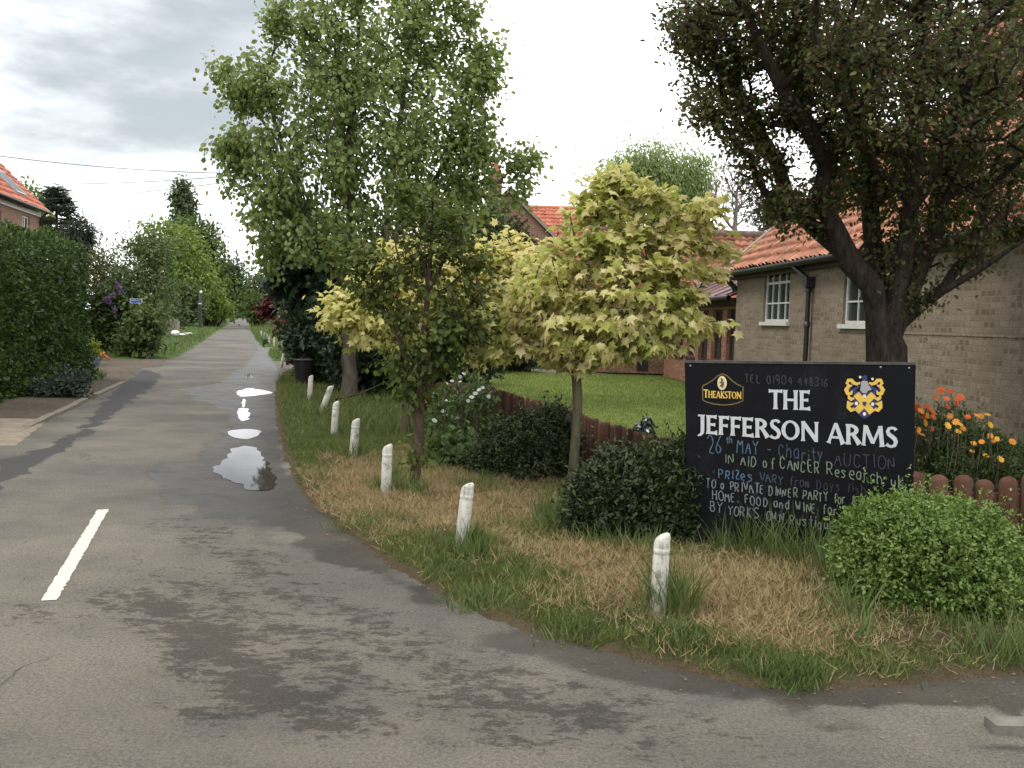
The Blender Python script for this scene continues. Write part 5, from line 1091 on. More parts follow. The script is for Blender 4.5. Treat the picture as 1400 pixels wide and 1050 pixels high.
hb = [(938, 30, 24, 40), (955, 105, 28, 40), (975, 150, 25, 30), (1000, 40, 50, 60), (1018, 165, 38, 42), (1045, 230, 34, 40), (1060, 40, 60, 60), (1085, 130, 40, 40), (1090, 280, 40, 26), (1110, 60, 60, 60), (1140, 150, 60, 60), (1165, 60, 80, 60), (1170, 250, 50, 50), (1185, 230, 60, 60), (1200, 150, 80, 70), (1240, 60, 80, 60), (1255, 250, 70, 60), (1285, 160, 80, 70), (1330, 80, 80, 80), (1335, 240, 75, 60), (1395, 150, 85, 90), (1395, 265, 60, 45), (1285, 320, 55, 40), (1345, 330, 50, 30), (1225, 335, 45, 45), (1250, 390, 34, 30), (1110, -60, 170, 70), (1300, -60, 170, 80), (1440, 30, 80, 120)]
blobs = px_blobs(hb, Y, 1.3) + px_blobs(hb[:9], Y + .25, 1.5) + px_blobs(hb[:9], Y - .2, 1.5) + px_blobs([(x, y, rx * .9, ry * .9, 1.4) for x, y, rx, ry in hb[9:] if y < 260], Y, 1.3) + px_blobs([(x, y, rx * .8, ry * .8, -1.2) for x, y, rx, ry in hb[11:] if y < 200], Y, 1.2)
tree('hawthorn_tree', 'large dark hawthorn with spreading limbs and faded pink blossom behind the signboard', 'tree', paths, .19, blobs, 1450, 50, .05, OVAL, haw_leaf, bark_dark, 3, .105, .9, tip_r=.004, up=.5, droop=.15, cost=.25, expo=.46, blossom=(haw_bloss, .5, .026, 8))
# golden maples
gold_leaf = leafmat('golden_maple_leaf', [(.24, .29, .06), (.37, .40, .10), (.53, .50, .20), (.64, .57, .28), (.70, .59, .36)], .45, .5, .3, .3)
Y = 9.0; T0 = ground(789, Y)
mbx = [(845, 252, 30, 13), (820, 272, 36, 13), (885, 268, 34, 12), (938, 285, 36, 13), (800, 298, 32, 13), (870, 300, 40, 15), (965, 310, 26, 13), (845, 325, 48, 13), (920, 330, 44, 15), (975, 342, 24, 11), (775, 335, 34, 13), (757, 365, 44, 13), (830, 362, 48, 15), (905, 368, 44, 15), (965, 372, 22, 11), (718, 398, 44, 13), (790, 398, 48, 15), (860, 402, 50, 15), (925, 402, 34, 11), (686, 428, 46, 13), (755, 432, 48, 15), (835, 436, 54, 15), (905, 435, 40, 11), (955, 443, 42, 9), (990, 455, 14, 8), (664, 450, 26, 11), (722, 464, 42, 13), (788, 468, 48, 15), (850, 466, 48, 15), (900, 472, 36, 11), (760, 486, 38, 8), (820, 487, 38, 8), (655, 436, 24, 12), (646, 462, 16, 9), (676, 482, 20, 7)]
tree('golden_maple', 'golden leaved maple with slim straight trunk and full rounded crown left of the signboard', 'tree', [[T0] + tp([(788, 600), (788, 500), (790, 440), (800, 380), (815, 320), (835, 275)], Y), tp([(790, 450), (850, 400), (905, 345), (945, 310)], Y), tp([(789, 470), (740, 430), (690, 425)], Y), tp([(790, 455), (860, 445, -.2), (940, 440, -.3)], Y)],
     .046, px_blobs(mbx, Y, 1.5), 500, 15, .083, MAPLE, gold_leaf, bark_green, 5, .08, .32, tip_r=.004, up=1.0, droop=.5, expo=.5, group='golden maples')
Y = 13.2; T0 = ground(558, Y)
tree('golden_maple', 'paler golden maple at the left whose crown shows behind the slim dark tree', 'tree', [[T0] + tp([(558, 540), (556, 480), (552, 420), (550, 370)], Y), tp([(556, 480), (520, 440), (480, 420)], Y)], .055,
     px_blobs([(492, 422, 42, 26), (525, 402, 42, 26), (560, 356, 34, 30), (585, 408, 42, 34), (515, 450, 40, 22), (555, 450, 36, 24), (468, 428, 20, 20), (605, 368, 26, 26), (540, 375, 26, 18)], Y, 1.2), 300, 15, .092, MAPLE, leafmat('pale_gold_leaf', [(.34, .37, .09), (.50, .48, .16), (.62, .56, .24), (.70, .58, .32)], .45, .5, .3, .3), bark_green, 6, .14, .6, tip_r=.004, up=1.0, droop=.4, expo=.5, group='golden maples')
Y = 14.2; T0 = ground(650, Y)
tree('golden_maple', 'golden maple with a thin pole trunk standing between the other two golden maples', 'tree', [[T0] + tp([(650, 560), (648, 500), (650, 440), (660, 370)], Y), tp([(648, 470), (690, 400), (715, 360)], Y)], .055,
     px_blobs([(640, 378, 40, 28), (690, 350, 36, 26), (715, 370, 40, 36), (660, 410, 44, 38), (655, 462, 30, 28), (700, 410, 40, 36), (730, 400, 36, 40)], Y, 1.2), 300, 15, .092, MAPLE, D.materials['pale_gold_leaf'], bark_green, 7, .14, .6, tip_r=.004, up=1.0, droop=.4, expo=.5, group='golden maples')
# slim dark tree on the verge
Y = 8.75; T0 = ground(568, Y)
oak_leaf = leafmat('young_oak_leaf', [(.032, .047, .014), (.06, .082, .02), (.105, .13, .03), (.18, .18, .05)], .36, .5, .35)
tree('young_oak', 'slim young tree with layered dark green leaves standing on the dry grass verge', 'tree', [[T0] + tp([(570, 620), (571, 540), (578, 470), (585, 400), (590, 330), (592, 270)], Y), tp([(571, 520), (545, 460), (520, 420), (490, 365)], Y), tp([(574, 500), (620, 450), (655, 400)], Y), tp([(582, 430), (550, 380), (540, 330)], Y)],
     .042, px_blobs([(575, 268, 36, 16), (612, 296, 44, 18), (548, 300, 28, 16), (600, 336, 58, 18), (645, 352, 26, 14), (552, 362, 38, 16), (540, 258, 14, 10), (490, 352, 32, 22), (470, 330, 18, 12), (510, 390, 24, 20), (625, 402, 46, 26), (545, 420, 30, 26), (590, 445, 58, 32), (640, 440, 38, 26), (575, 496, 46, 22), (620, 486, 26, 16), (535, 500, 22, 14), (560, 530, 26, 14), (590, 548, 14, 12), (566, 615, 10, 26)], Y, 1.1),
     340, 20, .056, OVAL, oak_leaf, bark_brown, 8, .09, .45, tip_r=.003, up=1.0, droop=.2, width=1.25, cost=.4, expo=.5)
# poplar
Y = 19.; T0 = ground(479, Y)
pop_leaf = leafmat('poplar_leaf', [(.09, .125, .036), (.15, .20, .058), (.22, .27, .09), (.31, .35, .16)], .45, .4, .5)
pb_ = [(510, -60, 85, 80), (420, 15, 48, 50), (374, 22, 18, 28), (505, 60, 100, 70), (590, 40, 54, 54), (638, 10, 22, 28), (350, 112, 40, 38), (430, 130, 80, 60), (540, 150, 110, 66), (645, 100, 38, 40), (640, 175, 42, 42), (350, 205, 42, 42), (430, 230, 80, 60), (540, 240, 105, 60), (375, 288, 46, 46), (460, 320, 76, 46), (590, 300, 56, 46), (640, 240, 40, 40), (305, 98, 14, 16), (312, 205, 22, 14), (705, 215, 20, 14), (722, 222, 14, 24), (710, 262, 14, 16), (365, 345, 20, 26), (318, 252, 12, 12), (655, 200, 30, 14), (296, 92, 8, 9), (318, 118, 12, 14), (330, 140, 14, 16), (300, 203, 10, 8), (330, 215, 14, 12), (672, 62, 14, 10), (668, 112, 14, 10)]
tree('poplar_tree', 'tall airy poplar with light green fluttering leaves rising beside the lane', 'tree', [[T0] + tp([(479, 470), (478, 380), (478, 280), (480, 180), (488, 80), (495, -40), (500, -120)], Y), tp([(479, 460), (510, 400), (528, 300), (540, 200), (560, 90), (580, -20)], Y), tp([(478, 400), (430, 320), (390, 220), (360, 110)], Y), tp([(520, 350), (580, 270), (640, 170), (660, 60)], Y), tp([(525, 330), (610, 290), (680, 250), (722, 210)], Y), tp([(478, 380), (420, 330), (370, 270), (315, 205)], Y), tp([(440, 340), (385, 200), (340, 140), (306, 98)], Y)],
     .135, px_blobs(pb_, Y, 1.3), 1600, 23, .098, OVAL, pop_leaf, bark_grey, 9, .16, .9, tip_r=.006, up=.35, droop=.45, width=1.35, cost=.3, expo=.5, bias=1.6)
# dark shrubs and trees round the bin
dk_leaf = leafmat('dark_shrub_leaf', [(.014, .026, .012), (.025, .047, .02), (.04, .07, .03)], .18, .4, .45); mid_leaf = leafmat('mid_green_leaf', [(.04, .065, .017), (.075, .115, .028), (.115, .16, .042)], .25, .5)
Y = 24.; T0 = ground(440, Y)
tree('sycamore', 'dark blue green broad leaved tree behind the black bin', 'tree', [[T0] + tp([(440, 480), (430, 420), (420, 350)], Y)], .11, px_blobs([(402, 318, 36, 30), (428, 360, 48, 40), (395, 375, 22, 22), (445, 400, 40, 46), (425, 430, 28, 36), (470, 350, 40, 50), (480, 430, 40, 50)], Y, 1.3), 330, 12, .21, MAPLE, dk_leaf, bark_grey, 10, .28, .7, droop=.4)
def pxbush(name, label, lst, Y, ns, nl, size, tpl, mat, seed, spread=.1, group=None, **k):
    b = px_blobs(lst, Y, 1.1); return bush(name, label, 'shrub', b, ns, nl, size, tpl, mat, bark_dark, seed, group, spread, **k)
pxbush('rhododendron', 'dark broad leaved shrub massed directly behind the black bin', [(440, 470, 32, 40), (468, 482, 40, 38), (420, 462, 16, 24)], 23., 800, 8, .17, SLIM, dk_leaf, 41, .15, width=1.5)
red_leaf = leafmat('crimson_leaf', [(.035, .006, .008), (.07, .010, .013), (.11, .018, .02)], .3, .5); rust = leafmat('rust_leaf', [(.06, .014, .01), (.11, .028, .014), (.06, .03, .014)], .25, .5); palel = leafmat('pale_leaf', [(.10, .12, .07), (.17, .18, .11), (.06, .09, .04)], .25, .5)
JM = [(373, 412, 12, 8), (381, 420, 10, 7), (364, 424, 7, 4), (390, 416, 10, 8)]
tree('japanese_maple', 'small crimson leaved tree glowing at the edge of the far right verge', 'tree', [[ground(394, 31.), P(392, 450, 31.), P(384, 424, 31.)]], .04, px_blobs(JM, 31., 1.1), 110, 9, .12, MAPLE, red_leaf, bark_dark, 42, .12, .6, step=.15)
pxbush('variegated_shrub', 'grey green variegated shrub with rusty red leaf tips beside the crimson shrub', [(402, 428, 16, 13), (398, 445, 13, 12), (415, 440, 16, 18), (408, 462, 10, 12), (408, 482, 11, 16)], 27.5, 420, 8, .13, OVAL, palel, 43, .13, stems=False, base=ground(402, 27.5))
tree('red_tipped_tree', 'thin shrub tree with rust red young leaf tips right of the crimson tree', 'tree', [[ground(418, 26.5), P(416, 460, 26.5), P(412, 436, 26.5)]], .04, px_blobs([(378, 441, 6, 5), (382, 453, 5, 4), (432, 418, 18, 14), (424, 445, 10, 9), (400, 440, 12, 8)], 26.5, 1.1), 110, 8, .11, OVAL, rust, bark_dark, 44, .11, .6, step=.15)
pxbush('laurel', 'dark evergreen undergrowth shrub behind the poplar trunk', [(510, 490, 46, 44), (545, 500, 40, 40), (480, 500, 22, 30)], 20.5, 800, 8, .14, OVAL, dk_leaf, 45, .14)
pxbush('laurel', 'dark evergreen shrub between the slim dark tree and the thin pole trunk', [(600, 480, 48, 40), (640, 490, 34, 30), (610, 440, 40, 30)], 19.5, 700, 8, .12, OVAL, dk_leaf, 46, .14)
Y = 32.; T0 = ground(640, Y)
tree('ash_tree', 'rounded mid green tree in front of the brick gabled house', 'tree', [[T0] + tp([(640, 400), (638, 320)], Y)], .14, px_blobs([(640, 285, 46, 40), (610, 320, 40, 40), (655, 330, 40, 40), (600, 370, 50, 40), (660, 370, 30, 30)], Y, 1.2), 380, 16, .19, OVAL, mid_leaf, bark_grey, 12, .34)
Y = 33.; pxbush('purple_plum', 'brownish shrub at the foot of the brick gable', [(683, 318, 22, 18), (700, 335, 20, 20), (690, 360, 26, 26), (715, 350, 14, 16)], Y, 400, 8, .14, OVAL, leafmat('brownish_leaf', [(.06, .045, .025), (.09, .075, .035), (.07, .085, .03)], .2, .5), 47, .16, base=ground(690, Y), core=.5)
pxbush('yew', 'black green evergreen at the far left end of the lawn', [(690, 478, 36, 28), (720, 480, 22, 24)], 31.0, 900, 8, .13, SLIM, dk_leaf, 48, .16)
pxbush('laurel', 'tall dark evergreen shrub beyond the far end of the picket fence', [(630, 478, 24, 36), (615, 470, 22, 34)], 24.0, 600, 8, .13, OVAL, dk_leaf, 49, .15)
# bushes on the verge
bx_leaf = leafmat('dark_bush_leaf', [(.012, .018, .009), (.022, .034, .013), (.042, .058, .02), (.075, .085, .032)], .15, .45, .4)
Yb = 9.7
bush('evergreen_bush', 'rounded dark evergreen bush beside the trunk of the big golden maple', 'shrub', px_blobs([(720, 622, 56, 44), (690, 634, 40, 38), (757, 610, 30, 46), (735, 592, 26, 24)], Yb, 1.0), 3000, 8, .042, SLIM, bx_leaf, bark_dark, 51, 'dark evergreen bushes', .045, width=1.5)
Yb = 7.15
bush('evergreen_bush', 'dark glossy evergreen bush touching the left side of the signboard', 'shrub', px_blobs([(866, 684, 66, 62), (912, 672, 52, 56), (828, 698, 48, 52), (938, 640, 26, 28), (908, 708, 55, 42), (945, 672, 20, 34)], Yb, .8), 4200, 8, .042, SLIM, bx_leaf, bark_dark, 52, 'dark evergreen bushes', .045, width=1.5)
box_leaf = leafmat('box_leaf', [(.06, .105, .022), (.10, .165, .034), (.155, .225, .055), (.21, .28, .09)], .3, .4, .4, .2)
Yb = 5.6
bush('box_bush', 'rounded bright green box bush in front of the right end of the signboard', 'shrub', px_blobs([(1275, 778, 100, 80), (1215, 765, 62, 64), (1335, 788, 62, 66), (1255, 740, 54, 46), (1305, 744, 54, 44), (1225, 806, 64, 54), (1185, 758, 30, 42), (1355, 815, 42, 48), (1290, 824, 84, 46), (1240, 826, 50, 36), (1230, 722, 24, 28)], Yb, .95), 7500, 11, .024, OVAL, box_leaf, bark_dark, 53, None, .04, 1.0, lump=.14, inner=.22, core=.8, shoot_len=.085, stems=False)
# flowering border plants
umb_leaf = leafmat('border_leaf', [(.04, .07, .022), (.075, .115, .036), (.12, .165, .06)], .3, .5); wf = flat('white_petal', (.36, .36, .33), .8)
def flowerplant(name, label, blobs_px, Y, fl_px, fmats, fr, seed, petals=9, size=.055, ns=700, fy=-.32, yj=.08):
    rt = bush(name, label, 'flowers', px_blobs(blobs_px, Y, 1.0), ns, 7, size, SLIM, umb_leaf, bark_green, seed, None, .05, core=.3, inner=.8, width=1.3, stems=False)
    R = np.random.default_rng(seed); shared = {}
    for i, (x, y, mi) in enumerate(fl_px):
        yy = Y + fy + R.normal() * yj; c = P(x, y, yy); mb = MB(); nrm = unit(np.array([0, -.75, .7]) + R.normal(size=3) * .3); a_ = unit(np.cross(nrm, [1, .2, 0])); b_ = np.cross(nrm, a_)
        r = fr * R.uniform(.75, 1.2)
        for ring, k in ((1., petals), (.62, petals - 2)):
            for j in range(k):
                t_ = 2 * np.pi * (j + .5 * (ring < 1)) / k; e = math.cos(t_) * a_ + math.sin(t_) * b_; s_ = np.cross(nrm, e) * r * .24 * ring; z_ = nrm * (r * .15 * (1.6 - ring))
                mb.quad(c, c + e * r * ring * .6 + s_ + z_, c + e * r * ring + z_ * .6, c + e * r * ring * .6 - s_ + z_)
        o = mb.build('flower', fmats[mi], rt)
        g_ = np.array([c[0] + R.normal() * .05, yy + .05, max(.05, c[2] - .45)]); st_ = MB(); st_.tube([g_, (g_ + c) / 2 + R.normal(size=3) * .015, c - nrm * .004], [.005, .004, .003], 4); st_.build('flower_stem', bark_green, rt)
    adopt(rt); return rt
om = [plain('deep_orange_petal', (.56, .10, .015), .6, .2, 30., bumps=0), plain('amber_petal', (.66, .24, .015), .6, .2, 30., bumps=0), plain('yellow_petal', (.66, .36, .03), .6, .2, 30., bumps=0)]
F1 = [(1286, 534, 0), (1300, 535, 0), (1279, 544, 0), (1294, 545, 0), (1309, 546, 0), (1313, 543, 0), (1308, 552, 0), (1295, 556, 0), (1267, 556, 0), (1272, 560, 0), (1259, 562, 1), (1275, 563, 0), (1262, 568, 0), (1276, 570, 0), (1267, 569, 1), (1265, 578, 2), (1273, 586, 0), (1256, 588, 1), (1260, 594, 1), (1299, 569, 1), (1254, 557, 0)]
F2 = [(1307, 577, 1), (1323, 570, 0), (1325, 573, 1), (1317, 586, 1), (1312, 580, 2), (1341, 569, 1), (1350, 567, 2), (1354, 581, 2), (1354, 596, 1), (1363, 600, 2), (1357, 603, 1), (1384, 604, 1), (1331, 606, 1), (1342, 604, 1), (1348, 623, 2), (1329, 617, 2), (1310, 590, 2), (1296, 582, 2), (1368, 628, 2), (1335, 568, 1)]
flowerplant('marigold_plant', 'taller orange flowering plant right of the signboard against the buff wall', [(1262, 612, 24, 36), (1290, 610, 34, 34), (1272, 640, 36, 24), (1300, 580, 16, 16)], 9.6, F1, om, .04, 61)
flowerplant('marigold_plant', 'lower sprawling plant with amber and yellow flowers at the right edge above the picket fence', [(1330, 635, 44, 28), (1372, 640, 40, 22), (1335, 605, 24, 14), (1400, 642, 30, 24)], 9.2, F2, om, .036, 62)
WFp = [(629, 515, 0), (634, 511, 0), (618, 521, 0), (610, 524, 0), (655, 533, 0), (660, 530, 0), (645, 543, 0), (602, 553, 0), (612, 548, 0), (620, 558, 0), (637, 562, 0), (617, 569, 0), (640, 548, 0), (606, 562, 0), (563, 527, 0), (575, 549, 0), (594, 575, 0), (629, 522, 0), (650, 538, 0), (668, 542, 0)]
flowerplant('cow_parsley', 'clump with small white flower heads in front of the left end of the picket fence', [(625, 580, 36, 46), (605, 600, 34, 40), (650, 575, 24, 40), (635, 545, 26, 24), (615, 625, 34, 24)], 11.2, WFp, [wf], .032, 63, size=.075)
pxbush('broad_leaved_weed', 'low leafy green weed clump at the foot of the white flowers', [(640, 635, 34, 18), (610, 632, 24, 16)], 10.3, 260, 6, .09, OVAL, umb_leaf, 64, .07, width=1.3)
# withered leaves and dock under the box bush
R = np.random.default_rng(70); q = np.array([G(1265 + R.normal() * 60, 893 + R.normal() * 12) for _ in range(150)]); q[:, 2] = vz(q[:, :2]) + R.uniform(.01, .05, len(q))
tag(leaves('withered_leaves', q, horiz(R, len(q)) + [0, 0, .25], rnd_dir(R, len(q)) * .7 + [0, 0, .8], R.uniform(.02, .06, len(q)), SLIM, leafmat('withered', [(.07, .045, .025), (.14, .10, .05), (.08, .11, .025)], .2, .7)), kind='stuff')
# ---------------------------------------------------------------- left side
def hedge(label, line, depth, h, n, size, mat, seed):
    R = np.random.default_rng(seed); line = [np.array([*p, 0.]) for p in line]; rt = thing('hedge', label, 'hedge', tuple(line[-1]))
    seg = [(a, b) for a, b in zip(line[:-1], line[1:])]; Ls = [np.linalg.norm(b - a) for a, b in seg]; tot = sum(Ls)
    def at(s):  # s in metres -> point, inward normal
        for (a, b), L in zip(seg, Ls):
            if s <= L: u = unit(b - a); return a + u * s, np.array([-u[1], u[0], 0])
            s -= L
        u = unit(seg[-1][1] - seg[-1][0]); return seg[-1][1], np.array([-u[1], u[0], 0])
    S_ = R.uniform(0, tot, n); half = depth / 2; pos = np.zeros((n, 3)); nrm = np.zeros((n, 3)); rc = .55
    l1, l2, l3 = h - rc, rc * np.pi / 2, depth - 2 * rc; per = 2 * l1 + 2 * l2 + l3; t = R.uniform(0, 1, n) ** 1.35 * per
    for i in range(n):
        p, inn = at(S_[i]); endf = min(1, (tot - S_[i]) / 1.0); k = math.sqrt(max(0, 1 - (1 - endf) ** 2)); q = t[i]
        if q < l1: x, z, nx_, nz_ = 0, q, -1, 0
        elif q < l1 + l2: an = (q - l1) / rc; x, z, nx_, nz_ = rc - rc * math.cos(an), l1 + rc * math.sin(an), -math.cos(an), math.sin(an)
        elif q < l1 + l2 + l3: x, z, nx_, nz_ = rc + q - l1 - l2, h, 0, 1
        elif q < l1 + 2 * l2 + l3: an = (q - l1 - l2 - l3) / rc; x, z, nx_, nz_ = depth - rc + rc * math.sin(an), l1 + rc * math.cos(an), math.sin(an), math.cos(an)
        else: x, z, nx_, nz_ = depth, q - l1 - 2 * l2 - l3, 1, 0
        x = half + (x - half) * (.15 + .85 * k); z = z * (.86 + .14 * k)
        pos[i] = p + inn * x + Z3 * z; nrm[i] = inn * nx_ + Z3 * nz_
    w = .12 * vnoise(pos, seed, 1.3) + .13 * vnoise(pos, seed + 1, 4.) - .30 * R.uniform(0, 1, n) ** 2 + .06
    pos = pos + nrm * w[:, None]; pos[:, 2] = np.maximum(pos[:, 2], .03)
    leaves('foliage', pos, nrm * .6 + rnd_dir(R, n) * .9 + [0, 0, .25], nrm * .5 + rnd_dir(R, n) * .8, size * R.uniform(.6, 1.3, n), OVAL, mat, rt)
    mb = MB(); m = 24; rings = []
    for s in np.linspace(0, tot - .35, 30):
        p, inn = at(s); an = np.linspace(0, np.pi, m); cx_, sz_ = np.cos(an), np.sin(an); x = half * (1 - np.sign(cx_) * np.abs(cx_) ** .42 * .68); z = (h - .40) * np.abs(sz_) ** .42
        rings.append(p + inn * x[:, None] + Z3 * z[:, None])
    V_ = np.concatenate(rings); V_ += .06 * np.stack([vnoise(V_, 1, 3.), vnoise(V_, 2, 3.), vnoise(V_, 3, 3.)], 1); i = np.arange(29)[:, None] * m; j = np.arange(m - 1)[None]
    mb.add(V_, [np.stack([i + j, i + j + 1, i + m + j + 1, i + m + j], -1).reshape(-1, 4), np.arange(m)[None] + 29 * m, np.arange(m)[None]]); mb.build('filler_core', mat, rt)  # leaf-coloured solid core added inside the hedge to stop see-through
    adopt(rt); return rt
hl_ = leafmat('hedge_leaf', [(.017, .034, .010), (.034, .064, .015), (.058, .10, .022), (.085, .135, .033)], .2, .45, .4)
hedge('tall clipped dark green hedge with rounded end at the left edge of the photo', [(-7.75, 9.5), (-8.55, 16.6), (-9.05, 20.5), (-9.55, 22.3)], 2.2, 2.95, 80000, .085, hl_, 71)
lil = leafmat('lilac_leaf', [(.025, .042, .014), (.045, .07, .02), (.07, .10, .03)], .2, .5); lt_leaf = leafmat('lime_leaf', [(.07, .115, .02), (.115, .175, .032), (.165, .23, .046), (.21, .26, .07)], .35, .5); olive = leafmat('olive_leaf', [(.05, .075, .022), (.085, .115, .035), (.12, .15, .05)], .3, .5)
pxbush('ground_ivy', 'low grey green plant with bluish leaves at the foot of the hedge', [(70, 536, 24, 12), (100, 526, 18, 12), (40, 540, 18, 8)], 17.4, 320, 7, .06, OVAL, leafmat('bluish_leaf', [(.03, .05, .035), (.06, .08, .06), (.02, .04, .025)], .2, .5), 72, .07)
pxbush('yellow_shrub', 'small yellow green bush at the end of the hedge above the orange sack', [(120, 488, 9, 12), (114, 476, 8, 12)], 27.5, 260, 6, .11, OVAL, leafmat('yellowgreen', [(.12, .17, .02), (.2, .24, .03), (.08, .12, .02)], .3, .5), 73, .1)
Y = 35.; lb = pxbush('lilac', 'lilac bush with purple flower heads at the corner of the dirt verge', [(150, 440, 22, 36), (172, 445, 24, 38), (160, 470, 26, 24), (140, 425, 14, 20), (165, 405, 16, 20)], Y, 900, 8, .14, OVAL, lil, 74, .15)
R = np.random.default_rng(75); pm = leafmat('lilac_flower', [(.12, .06, .16), (.20, .11, .25), (.26, .17, .30)], .2, .6)
for (x, y, r) in [(146, 410, 4), (150, 413, 3), (157, 423, 3.5), (152, 405, 2.6), (163, 392, 3), (166, 398, 2.4), (160, 388, 2), (155, 402, 2), (158, 432, 2)]:
    c = P(x, y, Y - .8); q = c + R.normal(size=(160, 3)) * r * Y / FPX * np.array([.34, .34, .5]); o = leaves('flower', q, rnd_dir(R, 160), rnd_dir(R, 160), .045, OVAL, pm, lb, 1.5); o.matrix_parent_inverse = mathutils.Matrix.Translation(-lb.location)
def sidetree(name, label, trunkpx, Y, lst, ntip, nl, size, mat, seed, spread, tr=.16, bark=None, tpl=OVAL, group=None, **k):
    T0 = ground(trunkpx, Y); cx_, cy_ = np.mean([b[0] for b in lst]), np.mean([b[1] for b in lst]); top = min(b[1] - (b[3] if len(b) > 3 else b[2]) * .4 for b in lst); hb_ = 418 + .03 * trunkpx
    return tree(name, label, 'tree', [[T0, P(trunkpx * .7 + cx_ * .3, (cy_ + hb_) / 2, Y), P(cx_, cy_, Y), P(cx_, top, Y)]], tr, px_blobs(lst, Y, 1.2), ntip, nl, size, tpl, mat, bark or bark_grey, seed, spread, group=group, **k)
GRP = 'trees lining the left of the lane'
sidetree('elder', 'twiggy half bare shrub tree between the hedge end and the lilac', 135, 38., [(140, 360, 16, 22), (132, 395, 14, 30), (150, 385, 18, 30), (128, 365, 12, 24), (150, 420, 16, 24)], 260, 8, .12, leafmat('sparse_leaf', [(.08, .11, .03), (.12, .13, .045), (.09, .10, .035)], .3, .5), 81, .3, .1, barkmat('pale_twig', (.07, .06, .038), (.14, .12, .075)), tip_r=.014)
sidetree('willow_shrub', 'broad olive green shrub tree above the blue notice', 195, 56., [(190, 365, 38, 40), (200, 400, 38, 32), (170, 390, 24, 34), (215, 340, 24, 24), (205, 425, 26, 18), (180, 420, 24, 22)], 520, 17, .2, olive, 82, .5, .15)
sidetree('sallow', 'bright lime green tree in the middle of the left tree row', 235, 98., [(225, 330, 40, 28), (255, 345, 34, 34), (205, 345, 24, 24), (240, 380, 44, 34), (268, 385, 32, 32), (215, 310, 12, 12), (250, 410, 34, 16)], 620, 16, .36, lt_leaf, 83, .7, .25)
sidetree('lime_tree', 'taller green tree at the top of the left tree row below the narrow poplar', 262, 112., [(258, 322, 28, 24), (275, 330, 24, 32), (285, 350, 18, 36), (268, 365, 30, 32), (285, 390, 26, 26)], 520, 14, .45, mid_leaf, 84, .8, .25)
sidetree('narrow_poplar', 'narrow upright poplar rising above the left tree row', 251, 120., [(249, 258, 10, 10), (251, 275, 13, 18), (245, 272, 9, 16), (256, 282, 9, 14), (249, 300, 13, 18)], 260, 14, .46, leafmat('grey_poplar', [(.05, .07, .03), (.08, .105, .045), (.12, .14, .07)], .3, .5), 85, .55, .2)
sidetree('oak', 'dark green tree closing the right end of the left tree row', 305, 135., [(302, 370, 24, 26), (316, 383, 18, 26), (296, 390, 22, 24), (322, 400, 12, 16), (306, 408, 22, 12)], 420, 13, .5, leafmat('far_dark_leaf', [(.028, .048, .016), (.045, .075, .023), (.065, .1, .03)], .25, .5), 86, 1.0, .3)
sidetree('oak', 'small distant tree hanging over the far end of the lane', 318, 170., [(322, 395, 14, 18), (312, 405, 16, 16), (326, 412, 9, 10)], 200, 10, .6, D.materials['far_dark_leaf'], 87, 1.2, .3)
pxbush('hawthorn_bush', 'white blossomed bush beside the black post', [(258, 405, 14, 14), (250, 422, 18, 16), (265, 422, 14, 16), (228, 418, 18, 20)], 93., 600, 8, .3, OVAL, olive, 88, .3)
pxbush('dark_bush', 'dark low bush behind the old stone block', [(212, 445, 18, 18), (236, 440, 16, 16), (222, 425, 20, 20)], 76., 500, 8, .2, OVAL, lil, 89, .25)
pxbush('bramble', 'mid green sprawling bush left of the old stone block', [(196, 456, 11, 18), (184, 470, 12, 12), (199, 444, 8, 10)], 32.6, 500, 8, .16, OVAL, olive, 90, .2)
pxbush('hedgerow_bush', 'leafy bush right of the black post', [(288, 420, 18, 14), (300, 425, 16, 9), (280, 412, 16, 20)], 100., 420, 8, .3, OVAL, lt_leaf, 91, .4)
# conifer and tree behind the left house
Y = 46.; T0 = ground(78, Y); R = np.random.default_rng(92)
ct = thing('conifer', 'dark ragged conifer standing behind the tall hedge right of the orange roof', 'tree', tuple(T0)); top = P(77, 257, Y); mb = MB(); mb.tube([T0, (T0 + top) / 2, top], [.2, .13, .02], 8); mb.build('trunk', bark_dark, ct, True)
bp_, bd_ = [], []; mb = MB(); Hc = top[2]
for i in range(170):
    z = Hc * (1 - R.uniform(0, 1) ** 1.25 * .78); f = (Hc - z) / Hc; L = (.25 + 2.9 * f ** .8) * R.uniform(.55, 1.15); a_ = R.uniform(0, 2 * np.pi); dr = np.array([math.cos(a_), math.sin(a_), 0]); s = np.linspace(0, 1, 7)[:, None]
    pt = np.array([T0[0], T0[1], z]) + dr * L * s + Z3 * (L * (.45 * s ** 2 - .28 * s)); mb.tube(pt, np.linspace(.03, .008, 7), 4)
    n = int(48 * L); ss = R.uniform(.1, 1, n); q = np.array([T0[0], T0[1], z]) + dr * L * ss[:, None] + Z3 * (L * (.45 * ss ** 2 - .28 * ss))[:, None] + R.normal(size=(n, 3)) * .05
    side = np.cross(dr, Z3); bp_.append(q); bd_.append(dr * .7 + side * R.normal(size=(n, 1)) * .9 + Z3 * R.normal(size=(n, 1)) * .35 - [0, 0, .1])
mb.build('branches', bark_dark, ct); bp_, bd_ = np.concatenate(bp_), np.concatenate(bd_)
leaves('crown', bp_, bd_, rnd_dir(R, len(bp_)) + [0, 0, .6], R.uniform(.16, .34, len(bp_)), SLIM, leafmat('conifer_needle', [(.02, .03, .02), (.035, .048, .03), (.055, .068, .038)], .2, .6), ct, .7); adopt(ct)
